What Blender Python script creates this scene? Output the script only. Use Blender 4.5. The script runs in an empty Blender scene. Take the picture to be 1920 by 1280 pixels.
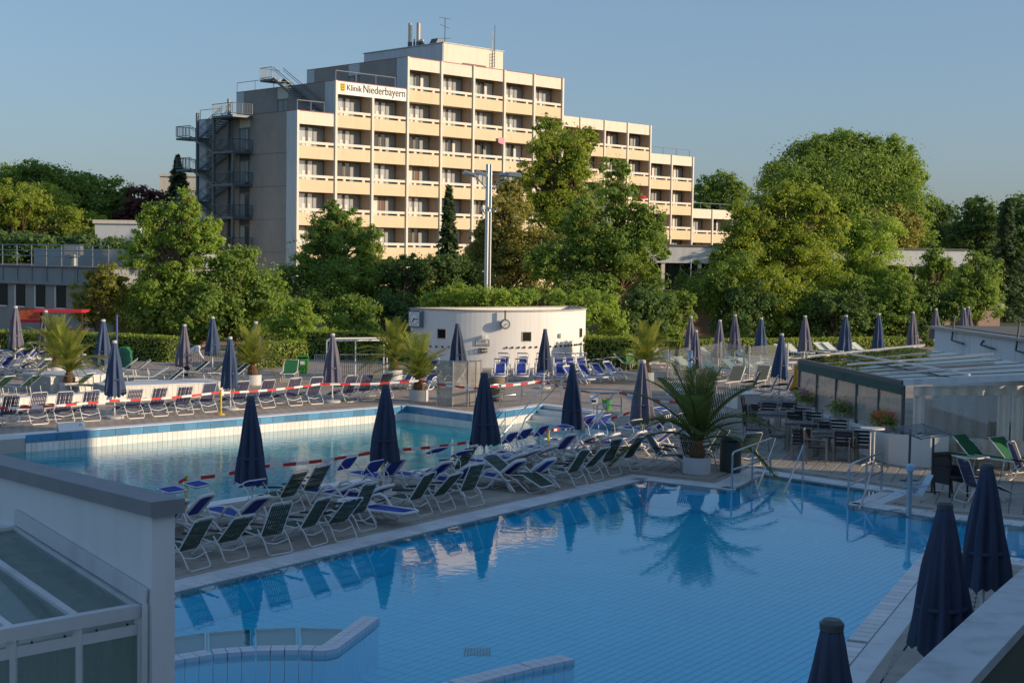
import bpy, bmesh, math, random
import numpy as np
from mathutils import Vector, Matrix
from mathutils.geometry import delaunay_2d_cdt
random.seed(7); RNG = np.random.default_rng(11)
sc = bpy.context.scene
COL = sc.collection
R = math.radians
# ------------------------------------------------------------------ camera
FPX, EYE = 2723.0, 5.2
CAMM = Matrix.Rotation(math.pi/2 - math.atan(160/FPX), 3, 'X') @ Matrix.Rotation(0.0149, 3, 'Z')
cd = bpy.data.cameras.new('camera'); cam = bpy.data.objects.new('camera', cd); COL.objects.link(cam)
cd.sensor_width = 36; cd.lens = 36*FPX/1920; cd.clip_end = 3000; cd.clip_start = .1
cam.matrix_world = Matrix.Translation((0, 0, EYE)) @ CAMM.to_4x4()
sc.camera = cam
# ------------------------------------------------------------------ sky, sun, exposure
SUN_AZ, SUN_EL = 107.0, 14.5          # azimuth clockwise from the view axis (+Y)
world = bpy.data.worlds.new('World'); sc.world = world; world.use_nodes = True
wn = world.node_tree.nodes; wl = world.node_tree.links
bg = wn['Background']; sky = wn.new('ShaderNodeTexSky'); sky.sky_type = 'NISHITA'; sky.sun_disc = False
sky.sun_elevation = R(SUN_EL); sky.sun_rotation = R(SUN_AZ); sky.altitude = 350; sky.air_density = 1.1; sky.dust_density = 2.0; sky.ozone_density = 6.0
hs = wn.new('ShaderNodeHueSaturation'); hs.inputs['Saturation'].default_value = 1.0
gm = wn.new('ShaderNodeGamma'); gm.inputs[1].default_value = .62; wl.new(sky.outputs[0], gm.inputs[0]); wl.new(gm.outputs[0], hs.inputs['Color']); tn = wn.new('ShaderNodeMix'); tn.data_type = 'RGBA'; tn.blend_type = 'MULTIPLY'; tn.inputs['Factor'].default_value = 1; tn.inputs['B'].default_value = (1.0, .985, 1.0, 1)
wl.new(hs.outputs[0], tn.inputs['A']); wl.new(tn.outputs['Result'], bg.inputs[0]); bg.inputs[1].default_value = .114
sl = bpy.data.lights.new('sun', 'SUN'); sl.energy = 2.0; sl.angle = R(.55); sl.color = (1, .77, .52)
so = bpy.data.objects.new('sun', sl); COL.objects.link(so)
sdir = Vector((math.sin(R(SUN_AZ))*math.cos(R(SUN_EL)), math.cos(R(SUN_AZ))*math.cos(R(SUN_EL)), math.sin(R(SUN_EL))))
so.rotation_euler = sdir.to_track_quat('Z', 'Y').to_euler(); so.location = sdir*120
vs = sc.view_settings; vs.view_transform = 'Standard'; vs.look = 'None'; vs.gamma = 1; vs.exposure = 1.16; vs.use_curve_mapping = False
sc.cycles.max_bounces = 8; sc.cycles.transparent_max_bounces = 16; sc.cycles.caustics_reflective = False; sc.cycles.caustics_refractive = False
sc.cycles.sample_clamp_indirect = 6

# ------------------------------------------------------------------ pixel to place
def ray(px, py): return CAMM @ Vector(((px-960)/FPX, (640-py)/FPX, -1))
def P(px, py, z=0.0):                       # where the sight line meets the height z
    d = ray(px, py); return Vector((0, 0, EYE)) + d*((z-EYE)/d.z)
def D(px, py, Y):                           # the point on the sight line at distance Y
    d = ray(px, py); return Vector((0, 0, EYE)) + d*(Y/d.y)
def onplane(px, py, p0, direction):         # where it meets a vertical plane through p0 along direction
    n = Vector((-direction[1], direction[0], 0)); d = ray(px, py); o = Vector((0, 0, EYE))
    return o + d*(((Vector(p0)-o) @ n)/(d @ n)) if False else o + d*((Vector(p0)-o).dot(n)/d.dot(n))

# ------------------------------------------------------------------ materials
MATS = {}
def mat(name, col, rough=.6, metal=0, var=.12, vscale=1.5, bump=0, bscale=25, spec=.4, dirt=0, orand=0):
    if name in MATS: return MATS[name]
    m = bpy.data.materials.new(name); m.use_nodes = True; nt = m.node_tree; N = nt.nodes; L = nt.links
    b = N['Principled BSDF']; b.inputs['Roughness'].default_value = rough; b.inputs['Metallic'].default_value = metal
    b.inputs['Specular IOR Level'].default_value = spec
    g = N.new('ShaderNodeNewGeometry'); nz = N.new('ShaderNodeTexNoise'); nz.inputs['Scale'].default_value = vscale; nz.inputs['Detail'].default_value = 5
    L.new(g.outputs['Position'], nz.inputs['Vector'])
    mx = N.new('ShaderNodeMix'); mx.data_type = 'RGBA'
    c = col
    mx.inputs['A'].default_value = (c[0]*(1-var), c[1]*(1-var), c[2]*(1-var), 1)
    mx.inputs['B'].default_value = (min(1, c[0]*(1+var)), min(1, c[1]*(1+var)), min(1, c[2]*(1+var)), 1)
    L.new(nz.outputs['Fac'], mx.inputs['Factor']); out = mx.outputs['Result']
    if dirt:                                # grime: blotches and run-off streaks of their own shape
        mp = N.new('ShaderNodeMapping'); mp.inputs['Scale'].default_value = (2.2, 2.2, .25); L.new(g.outputs['Position'], mp.inputs['Vector'])
        n2 = N.new('ShaderNodeTexNoise'); n2.inputs['Scale'].default_value = 1.4; n2.inputs['Detail'].default_value = 6; L.new(mp.outputs[0], n2.inputs['Vector'])
        rp = N.new('ShaderNodeMapRange'); rp.inputs['From Min'].default_value = .5; rp.inputs['From Max'].default_value = .75; rp.inputs['To Max'].default_value = dirt
        L.new(n2.outputs['Fac'], rp.inputs['Value'])
        m2 = N.new('ShaderNodeMix'); m2.data_type = 'RGBA'; m2.inputs['B'].default_value = (.12, .11, .09, 1)
        L.new(out, m2.inputs['A']); L.new(rp.outputs[0], m2.inputs['Factor']); out = m2.outputs['Result']
    if orand:                               # each piece its own shade
        oi = N.new('ShaderNodeObjectInfo'); hr = N.new('ShaderNodeMapRange'); hr.inputs['To Min'].default_value = 1-orand; hr.inputs['To Max'].default_value = 1+orand*.6; L.new(oi.outputs['Random'], hr.inputs['Value'])
        m4 = N.new('ShaderNodeMix'); m4.data_type = 'RGBA'; m4.blend_type = 'MULTIPLY'; m4.inputs['Factor'].default_value = 1; L.new(out, m4.inputs['A']); L.new(hr.outputs[0], m4.inputs['B']); out = m4.outputs['Result']
    L.new(out, b.inputs['Base Color'])
    if bump:
        n3 = N.new('ShaderNodeTexNoise'); n3.inputs['Scale'].default_value = bscale; n3.inputs['Detail'].default_value = 4; L.new(g.outputs['Position'], n3.inputs['Vector'])
        bp = N.new('ShaderNodeBump'); bp.inputs['Strength'].default_value = bump; bp.inputs['Distance'].default_value = .02
        L.new(n3.outputs['Fac'], bp.inputs['Height']); L.new(bp.outputs[0], b.inputs['Normal'])
    MATS[name] = m; return m
def leafmat(name, dark, light, trans=.25):
    if name in MATS: return MATS[name]
    m = bpy.data.materials.new(name); m.use_nodes = True; nt = m.node_tree; N = nt.nodes; L = nt.links
    b = N['Principled BSDF']; b.inputs['Roughness'].default_value = .55; b.inputs['Specular IOR Level'].default_value = .3
    g = N.new('ShaderNodeNewGeometry'); mx = N.new('ShaderNodeMix'); mx.data_type = 'RGBA'
    mx.inputs['A'].default_value = (dark[0]*1.85, dark[1]*1.5, dark[2]*1.75, 1); mx.inputs['B'].default_value = (light[0]*1.95, light[1]*1.6, light[2]*1.85, 1)
    nz = N.new('ShaderNodeTexNoise'); nz.inputs['Scale'].default_value = .45; nz.inputs['Detail'].default_value = 2; L.new(g.outputs['Position'], nz.inputs['Vector'])
    ad = N.new('ShaderNodeMath'); ad.operation = 'MULTIPLY_ADD'; ad.inputs[1].default_value = .6; L.new(g.outputs['Random Per Island'], ad.inputs[0])
    s2 = N.new('ShaderNodeMath'); s2.operation = 'MULTIPLY'; s2.inputs[1].default_value = .5; L.new(nz.outputs['Fac'], s2.inputs[0]); L.new(s2.outputs[0], ad.inputs[2])
    L.new(ad.outputs[0], mx.inputs['Factor']); L.new(mx.outputs['Result'], b.inputs['Base Color'])
    t = N.new('ShaderNodeBsdfTranslucent'); tb = N.new('ShaderNodeMix'); tb.data_type = 'RGBA'; tb.blend_type = 'MULTIPLY'; tb.inputs['Factor'].default_value = 1; tb.inputs['B'].default_value = (1.7, 1.6, .9, 1); L.new(mx.outputs['Result'], tb.inputs['A']); L.new(tb.outputs['Result'], t.inputs['Color']); ms = N.new('ShaderNodeMixShader'); ms.inputs[0].default_value = min(.55, trans*1.6)
    L.new(b.outputs[0], ms.inputs[1]); L.new(t.outputs[0], ms.inputs[2]); L.new(ms.outputs[0], N['Material Output'].inputs['Surface'])
    MATS[name] = m; return m
def schlick(N, L, f0, normal=None):         # reflectance alike from both sides
    g = N.new('ShaderNodeNewGeometry'); d = N.new('ShaderNodeVectorMath'); d.operation = 'DOT_PRODUCT'; L.new(g.outputs['Incoming'], d.inputs[0]); L.new(normal if normal else g.outputs['Normal'], d.inputs[1])
    a = N.new('ShaderNodeMath'); a.operation = 'ABSOLUTE'; L.new(d.outputs['Value'], a.inputs[0]); b = N.new('ShaderNodeMath'); b.operation = 'SUBTRACT'; b.inputs[0].default_value = 1; b.use_clamp = True; L.new(a.outputs[0], b.inputs[1])
    p = N.new('ShaderNodeMath'); p.operation = 'POWER'; p.inputs[1].default_value = 5; L.new(b.outputs[0], p.inputs[0]); m = N.new('ShaderNodeMath'); m.operation = 'MULTIPLY_ADD'; m.inputs[1].default_value = 1-f0; m.inputs[2].default_value = f0; L.new(p.outputs[0], m.inputs[0]); return m
def water(name, tint, wscale, wstr, dist=.01, stretch=1, body=None, bfac=0):
    m = bpy.data.materials.new(name); m.use_nodes = True; nt = m.node_tree; N = nt.nodes; L = nt.links
    N.remove(N['Principled BSDF'])
    g = N.new('ShaderNodeNewGeometry'); nz = N.new('ShaderNodeTexNoise'); nz.inputs['Scale'].default_value = wscale; nz.inputs['Detail'].default_value = 3
    mp = N.new('ShaderNodeMapping'); mp.inputs['Scale'].default_value = (1, stretch, 1); L.new(g.outputs['Position'], mp.inputs['Vector']); L.new(mp.outputs[0], nz.inputs['Vector'])
    bp = N.new('ShaderNodeBump'); bp.inputs['Strength'].default_value = wstr; bp.inputs['Distance'].default_value = dist; L.new(nz.outputs['Fac'], bp.inputs['Height'])
    fr = schlick(N, L, .02, bp.outputs[0])
    gl = N.new('ShaderNodeBsdfGlossy'); gl.inputs['Roughness'].default_value = .015; L.new(bp.outputs[0], gl.inputs['Normal'])
    tr = N.new('ShaderNodeBsdfTransparent'); tr.inputs['Color'].default_value = (*tint, 1)
    base = tr
    if bfac:                                # light scattered back inside the water
        df = N.new('ShaderNodeBsdfDiffuse'); df.inputs['Color'].default_value = (*body, 1); mb_ = N.new('ShaderNodeMixShader'); mb_.inputs[0].default_value = bfac
        L.new(tr.outputs[0], mb_.inputs[1]); L.new(df.outputs[0], mb_.inputs[2]); base = mb_
    ms = N.new('ShaderNodeMixShader'); L.new(fr.outputs[0], ms.inputs[0]); L.new(base.outputs[0], ms.inputs[1]); L.new(gl.outputs[0], ms.inputs[2])
    L.new(ms.outputs[0], N['Material Output'].inputs['Surface']); MATS[name] = m; return m
def glass(name, tint=(.8, .88, .86), rough=.02, haze=0.0, hcol=(.6, .62, .62)):
    if name in MATS: return MATS[name]
    m = bpy.data.materials.new(name); m.use_nodes = True; nt = m.node_tree; N = nt.nodes; L = nt.links
    N.remove(N['Principled BSDF'])
    fr = schlick(N, L, .04)
    gl = N.new('ShaderNodeBsdfGlossy'); gl.inputs['Roughness'].default_value = rough
    tr = N.new('ShaderNodeBsdfTransparent'); tr.inputs['Color'].default_value = (*tint, 1); base = tr
    if haze:
        df = N.new('ShaderNodeBsdfDiffuse'); df.inputs['Color'].default_value = (*hcol, 1); m2 = N.new('ShaderNodeMixShader')
        g = N.new('ShaderNodeNewGeometry'); mp = N.new('ShaderNodeMapping'); mp.inputs['Scale'].default_value = (3, 3, .5); nz = N.new('ShaderNodeTexNoise'); nz.inputs['Scale'].default_value = 2
        L.new(g.outputs['Position'], mp.inputs['Vector']); L.new(mp.outputs[0], nz.inputs['Vector'])
        mr = N.new('ShaderNodeMapRange'); mr.inputs['To Min'].default_value = haze*.4; mr.inputs['To Max'].default_value = haze*1.6; L.new(nz.outputs['Fac'], mr.inputs['Value']); L.new(mr.outputs[0], m2.inputs[0])
        L.new(tr.outputs[0], m2.inputs[1]); L.new(df.outputs[0], m2.inputs[2]); base = m2
    ms = N.new('ShaderNodeMixShader'); L.new(fr.outputs[0], ms.inputs[0]); L.new(base.outputs[0], ms.inputs[1]); L.new(gl.outputs[0], ms.inputs[2])
    L.new(ms.outputs[0], N['Material Output'].inputs['Surface']); MATS[name] = m; return m

# ------------------------------------------------------------------ mesh helpers
class MB:
    def __init__(s): s.v = []; s.f = []
    def add(s, vs, fs):
        o = len(s.v); s.v += [tuple(v) for v in vs]; s.f += [tuple(i+o for i in f) for f in fs]; return s
    def box(s, c, d, rz=0, M=None):
        x, y, z = d[0]/2, d[1]/2, d[2]/2
        vs = [Vector((a*x, b*y, e*z)) for e in (-1, 1) for a, b in ((-1, -1), (1, -1), (1, 1), (-1, 1))]
        if M is not None: vs = [M @ v for v in vs]
        elif rz: Z = Matrix.Rotation(rz, 3, 'Z'); vs = [Z @ v for v in vs]
        c = Vector(c)
        return s.add([v+c for v in vs], [(3, 2, 1, 0), (4, 5, 6, 7), (0, 1, 5, 4), (1, 2, 6, 5), (2, 3, 7, 6), (3, 0, 4, 7)])
    def box2(s, a, b): return s.box([(a[i]+b[i])/2 for i in range(3)], [abs(b[i]-a[i]) for i in range(3)])
    def bar(s, a, b, w, h=None):            # square bar between two points
        a = Vector(a); b = Vector(b); h = h or w; d = b-a; q = d.to_track_quat('Z', 'Y').to_matrix()
        if abs(d.normalized().z) < .99:
            x = Vector((d.y, -d.x, 0)).normalized(); y = x.cross(d.normalized()); q = Matrix((x, y, d.normalized())).transposed()
        return s.box((a+b)/2, (w, h, d.length), M=q)
    def tube(s, pts, r, n=6, closed=False):
        pts = [Vector(p) for p in pts]; k = len(pts); rs = r if isinstance(r, (list, tuple)) else [r]*k; vs = []; prev = None
        for i, p in enumerate(pts):
            t = (pts[(i+1) % k]-pts[i-1]) if closed else (pts[min(i+1, k-1)]-pts[max(i-1, 0)])
            t.normalize()
            if prev is None: a = t.orthogonal().normalized()
            else:
                a = prev-t*prev.dot(t); a = a.normalized() if a.length > 1e-6 else t.orthogonal().normalized()
            prev = a; b = t.cross(a)
            vs += [p+(a*math.cos(2*math.pi*j/n)+b*math.sin(2*math.pi*j/n))*rs[i] for j in range(n)]
        fs = []
        for i in range(k if closed else k-1):
            for j in range(n):
                i2 = (i+1) % k; fs.append((i*n+j, i*n+(j+1) % n, i2*n+(j+1) % n, i2*n+j))
        if not closed: fs += [tuple(range(n-1, -1, -1)), tuple(range((k-1)*n, k*n))]
        return s.add(vs, fs)
    def lathe(s, prof, n=16, c=(0, 0, 0)):
        vs = []; fs = []
        for r, z in prof: vs += [(c[0]+r*math.cos(2*math.pi*j/n), c[1]+r*math.sin(2*math.pi*j/n), c[2]+z) for j in range(n)]
        for i in range(len(prof)-1):
            for j in range(n): fs.append((i*n+j, i*n+(j+1) % n, (i+1)*n+(j+1) % n, (i+1)*n+j))
        fs += [tuple(range(n-1, -1, -1)), tuple(range((len(prof)-1)*n, len(prof)*n))]
        return s.add(vs, fs)
    def prism(s, poly, z0, z1):
        n = len(poly); a = sum(poly[i][0]*poly[(i+1) % n][1]-poly[(i+1) % n][0]*poly[i][1] for i in range(n))
        if a < 0: poly = poly[::-1]
        return s.add([(p[0], p[1], z0) for p in poly]+[(p[0], p[1], z1) for p in poly],
                     [tuple(range(n-1, -1, -1)), tuple(range(n, 2*n))]+[(i, (i+1) % n, n+(i+1) % n, n+i) for i in range(n)])
    def quad(s, *q): return s.add(q, [tuple(range(len(q)))])
    def sheet(s, q, t):                     # thick quad: q pushed back along its normal
        q = [Vector(v) for v in q]; n = (q[1]-q[0]).cross(q[2]-q[0]).normalized()*t; k = len(q)
        return s.add(q+[v-n for v in q], [tuple(range(k)), tuple(range(2*k-1, k-1, -1))]+[((i+1) % k, i, k+i, k+(i+1) % k) for i in range(k)])
    def mesh(s, name):
        me = bpy.data.meshes.new(name); me.from_pydata(s.v, [], s.f); me.validate(); return me
def mobj(name, me, m=None, parent=None, loc=None, rz=None, smooth=False):
    o = bpy.data.objects.new(name, me); COL.objects.link(o)
    if m is not None and not me.materials: me.materials.append(m)
    if smooth: me.polygons.foreach_set('use_smooth', [True]*len(me.polygons))
    if parent: o.parent = parent
    if loc is not None: o.location = loc
    if rz is not None: o.rotation_euler = (0, 0, rz)
    return o
def ob(name, mb, m, parent=None, loc=None, rz=None, smooth=False): return mobj(name, mb.mesh(name), m, parent, loc, rz, smooth)
def tag(o, label, cat, group=None):
    o['label'] = label; o['category'] = cat
    if group: o['group'] = group
    return o
def struct(o): o['kind'] = 'structure'; return o
def stuff(o): o['kind'] = 'stuff'; return o
def thing(name, label, cat, loc=(0, 0, 0), rz=0, group=None):
    o = bpy.data.objects.new(name, None); o.empty_display_size = .2; COL.objects.link(o); o.location = loc; o.rotation_euler = (0, 0, rz)
    return tag(o, label, cat, group)
KIDS = {}
def kids(o):
    return [c for c in o.children]
def dup(root, loc, rz, label, group=None, scale=None, kidlist=None):
    r = root.copy(); COL.objects.link(r); r.location = loc; r.rotation_euler = (0, 0, rz); r['label'] = label
    if group: r['group'] = group
    if scale: r.scale = (scale,)*3 if not isinstance(scale, tuple) else scale
    for ch, gs in kidlist:
        c = ch.copy(); COL.objects.link(c); c.parent = r
        for g in gs: d = g.copy(); COL.objects.link(d); d.parent = c
    return r
class Proto:                                # first use moves the prototype itself, later uses copy it
    def __init__(s, root):
        s.root = root; ch = {}
        for o in COL.objects:
            if o.parent: ch.setdefault(o.parent.name, []).append(o)
        s.kl = [(c, ch.get(c.name, [])) for c in ch.get(root.name, [])]; s.used = False
    def place(s, loc, rz, label, group=None, scale=None):
        if not s.used:
            s.used = True; r = s.root; r.location = loc; r.rotation_euler = (0, 0, rz); r['label'] = label
            if group: r['group'] = group
            if scale: r.scale = (scale,)*3 if not isinstance(scale, tuple) else scale
            return r
        return dup(s.root, loc, rz, label, group, scale, s.kl)
ORD = 'first second third fourth fifth sixth seventh eighth ninth tenth eleventh twelfth thirteenth fourteenth fifteenth sixteenth seventeenth eighteenth nineteenth twentieth'.split()
def textmesh(s, size, depth=.01):
    cu = bpy.data.curves.new('lettering', 'FONT'); cu.body = s; cu.size = size; cu.extrude = depth; cu.resolution_u = 3
    o = bpy.data.objects.new('lettering', cu); COL.objects.link(o); dg = bpy.context.evaluated_depsgraph_get()
    me = bpy.data.meshes.new_from_object(o.evaluated_get(dg)); bpy.data.objects.remove(o); bpy.data.curves.remove(cu); me.materials.clear(); return me
def inside(p, poly):
    x, y = p[0], p[1]; c = False; n = len(poly)
    for i in range(n):
        a, b = poly[i], poly[i-1]
        if (a[1] > y) != (b[1] > y) and x < (b[0]-a[0])*(y-a[1])/(b[1]-a[1])+a[0]: c = not c
    return c
def holed(outer, holes, z, hole_test=None):
    vs = []; es = []
    def loop(pts):
        o = len(vs); vs.extend([Vector(p[:2]) for p in pts]); es.extend([(o+i, o+(i+1) % len(pts)) for i in range(len(pts))])
    loop(outer); [loop(h) for h in holes]
    v, e, f, *_ = delaunay_2d_cdt(vs, es, [], 0, 1e-4)
    fs = []
    for t in f:
        c = sum((v[i] for i in t), Vector((0, 0)))/3
        if inside(c, outer) and not any(inside(c, h) for h in holes): fs.append(tuple(t))
    mb = MB(); mb.add([(p.x, p.y, z) for p in v], fs); return mb
def offset(line, d):                        # offset a polyline to its left by d
    out = []; n = len(line)
    for i in range(n):
        p = Vector(line[i][:2]); a = (p-Vector(line[i-1][:2])).normalized() if i else None; b = (Vector(line[i+1][:2])-p).normalized() if i < n-1 else None
        na = Vector((-a.y, a.x)) if a else None; nb = Vector((-b.y, b.x)) if b else None
        if na is None: q = p+nb*d
        elif nb is None: q = p+na*d
        else:
            m = (na+nb); m = m/m.length; q = p+m*(d/max(.3, m.dot(na)))
        out.append(q)
    return out
# ================================================================== GROUND, DECK AND POOLS
def deckmat():
    m = bpy.data.materials.new('concrete_pavers'); m.use_nodes = True; nt = m.node_tree; N = nt.nodes; L = nt.links; b = N['Principled BSDF']; b.inputs['Roughness'].default_value = .8
    g = N.new('ShaderNodeNewGeometry'); mp = N.new('ShaderNodeMapping'); mp.inputs['Rotation'].default_value = (0, 0, R(-45)); L.new(g.outputs['Position'], mp.inputs['Vector'])
    br = N.new('ShaderNodeTexBrick'); br.inputs['Scale'].default_value = 1; br.inputs['Brick Width'].default_value = .3; br.inputs['Row Height'].default_value = .3; br.inputs['Mortar Size'].default_value = .012; br.offset = .5
    br.inputs['Color1'].default_value = (.42, .345, .275, 1); br.inputs['Color2'].default_value = (.50, .41, .33, 1); br.inputs['Mortar'].default_value = (.10, .09, .08, 1); L.new(mp.outputs[0], br.inputs['Vector'])
    nz = N.new('ShaderNodeTexNoise'); nz.inputs['Scale'].default_value = .6; nz.inputs['Detail'].default_value = 6; L.new(g.outputs['Position'], nz.inputs['Vector'])
    mr = N.new('ShaderNodeMapRange'); mr.inputs['From Min'].default_value = .3; mr.inputs['From Max'].default_value = .7; mr.inputs['To Min'].default_value = .72; mr.inputs['To Max'].default_value = 1.12; L.new(nz.outputs['Fac'], mr.inputs['Value'])
    mu = N.new('ShaderNodeMix'); mu.data_type = 'RGBA'; mu.blend_type = 'MULTIPLY'; mu.inputs['Factor'].default_value = 1; L.new(br.outputs['Color'], mu.inputs['A']); L.new(mr.outputs[0], mu.inputs['B']); L.new(mu.outputs['Result'], b.inputs['Base Color'])
    bp = N.new('ShaderNodeBump'); bp.inputs['Strength'].default_value = .5; bp.inputs['Distance'].default_value = .01; bp.invert = True; L.new(br.outputs['Fac'], bp.inputs['Height']); L.new(bp.outputs[0], b.inputs['Normal']); return m
M_deck = deckmat()
M_paver = mat('paver_grey', (.36, .33, .285), .85, var=.22, vscale=2.5, bump=.3)
M_bed = mat('paver_joint_dark', (.06, .057, .055), .9)
M_grass = mat('lawn_soil', (.06, .085, .03), .9, var=.5, vscale=.4, bump=.5, bscale=8)
M_cop = mat('coping_white_tile', (.78, .79, .80), .35, var=.06, vscale=6, spec=.5, orand=.14)
M_chan = mat('overflow_channel', (.74, .77, .79), .45, var=.10, vscale=3, dirt=.25)
M_edge = mat('edging_slab', (.42, .385, .33), .8, var=.2, vscale=2, bump=.2, dirt=.3)
M_slot = mat('drain_slot', (.02, .02, .02), .8)
M_ptile = mat('pool_tile_blue', (.06, .72, 1.0), .4, var=.12, vscale=1.2)
M_pgrout = mat('pool_grout', (.05, .46, .70), .7)
M_white = mat('white_tile', (.80, .78, .73), .3, var=.05, vscale=7, orand=.1)
M_wgrout = mat('tile_grout', (.42, .41, .39), .8)
M_blue = mat('blue_tile', (.08, .26, .45), .3, var=.15, vscale=6, orand=.25)

nearline = [Vector((-9.9, 15.0, 0))]+[P(*p) for p in ((1205, 899), (1372, 917), (1433, 888), (1652, 920), (1588, 944), (1748, 968), (1920, 986), (2060, 1004), (2060, 1066), (1742, 1022), (1585, 1201))]
b0 = nearline[-1]; b1 = nearline[-2]; nearline.append(b0+(b0-b1).normalized()*6)
farline = [P(*p) for p in ((-170, 831), (762, 760), (894, 777), (1018, 759), (1112, 770), (1098, 787), (1275, 811), (1240, 818), (1028, 842), (345, 948), (-120, 1022))]
flat = lambda pts: [(p[0], p[1]) for p in pts]
nearpoly = flat(nearline); farpoly = flat(farline)
def strip(line, d0, d1, z0, z1, closed=False):
    a = offset(line, d0); b = offset(line, d1); mb = MB(); n = len(a)
    for i in range(n-1):
        q = [a[i], a[i+1], b[i+1], b[i]]
        mb.prism([(p.x, p.y) for p in q], z0, z1)
    return mb
NOUT = .80
nearhole = flat(offset(nearline, NOUT+.03)); farhole = flat(offset(farline, .42))
DX0, DX1, DY0, DY1 = -42, 46, 2, 92
ground = struct(ob('ground', holed([(-900, -300), (900, -300), (900, 1500), (-900, 1500)], [[(DX0, DY0), (DX1, DY0), (DX1, DY1), (DX0, DY1)]], 0), M_grass))
deck = struct(ob('pool_deck', holed([(DX0, DY0), (DX1, DY0), (DX1, DY1), (DX0, DY1)], [nearhole, farhole], 0), M_deck))
# --- near pool shell, coping and water
def polymesh(poly, z): mb = MB(); mb.prism(poly, z-.05, z); return mb
NZ = -.62
npool = struct(ob('swimming_pool', polymesh(nearpoly, NZ-.012), M_pgrout))
mb = MB()
for i in range(len(nearline)-1):
    a, b = nearline[i], nearline[i+1]; n = Vector((-(b-a).y, (b-a).x, 0)).normalized()*.12
    mb.prism(flat([a+n*.15, b+n*.15, b+n, a+n]), NZ-.05, -.03)
ob('pool_wall', mb, M_ptile, npool)
ob('overflow_channel', strip(nearline, .305, .62, -.1, -.006), M_chan, npool)
ob('edging', strip(nearline, .625, .785, -.1, .0), M_edge, npool)
ob('drain_slot', strip(nearline, .786, .829, -.1, -.012), M_slot, npool)
ct = MB(); ct.box((0, .148, -.05), (.228, .280, .1)); ctm = ct.mesh('coping_tile')
cntile = 0
ob('coping_bed', strip(nearline, .0, .304, -.12, -.014), mat('coping_grout', (.30, .32, .34), .8), npool)
for i in [10, 11]+list(range(0, 10)):                                     # coping tiles one by one along the rim
    a, b = nearline[i], nearline[i+1]; L_ = (b-a).length; rz = math.atan2((b-a).y, (b-a).x); n = int(L_/.25); t0 = (L_-n*.25)/2
    for k in range(n):
        q = a+(b-a)*((t0+(k+.5)*.25)/L_)
        if cntile < 298 and q.y > 16.5 and abs(q.x) < .40*q.y: mobj('coping_tile', ctm, M_cop, npool, (q.x, q.y, .0), rz); cntile += 1
# joint lines of the submerged walls: tall tiles
def walltiles(parent, a, b, z0, z1, w, m, name, inward, maxn=999, t=.02, gap=.010):
    L_ = (b-a).length; n = max(1, int(round(L_/w))); w = L_/n; rz = math.atan2((b-a).y, (b-a).x)
    mb = MB(); mb.box((0, 0, (z0+z1)/2), (w-gap, t, abs(z1-z0)-gap)); me = mb.mesh(name); nn = Vector((-(b-a).y, (b-a).x, 0)).normalized()*(-inward)
    for k in range(min(n, maxn)):
        q = a+(b-a)*((k+.5)/n)+nn; mobj(name, me, m, parent, (q.x, q.y, 0), rz)
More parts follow.
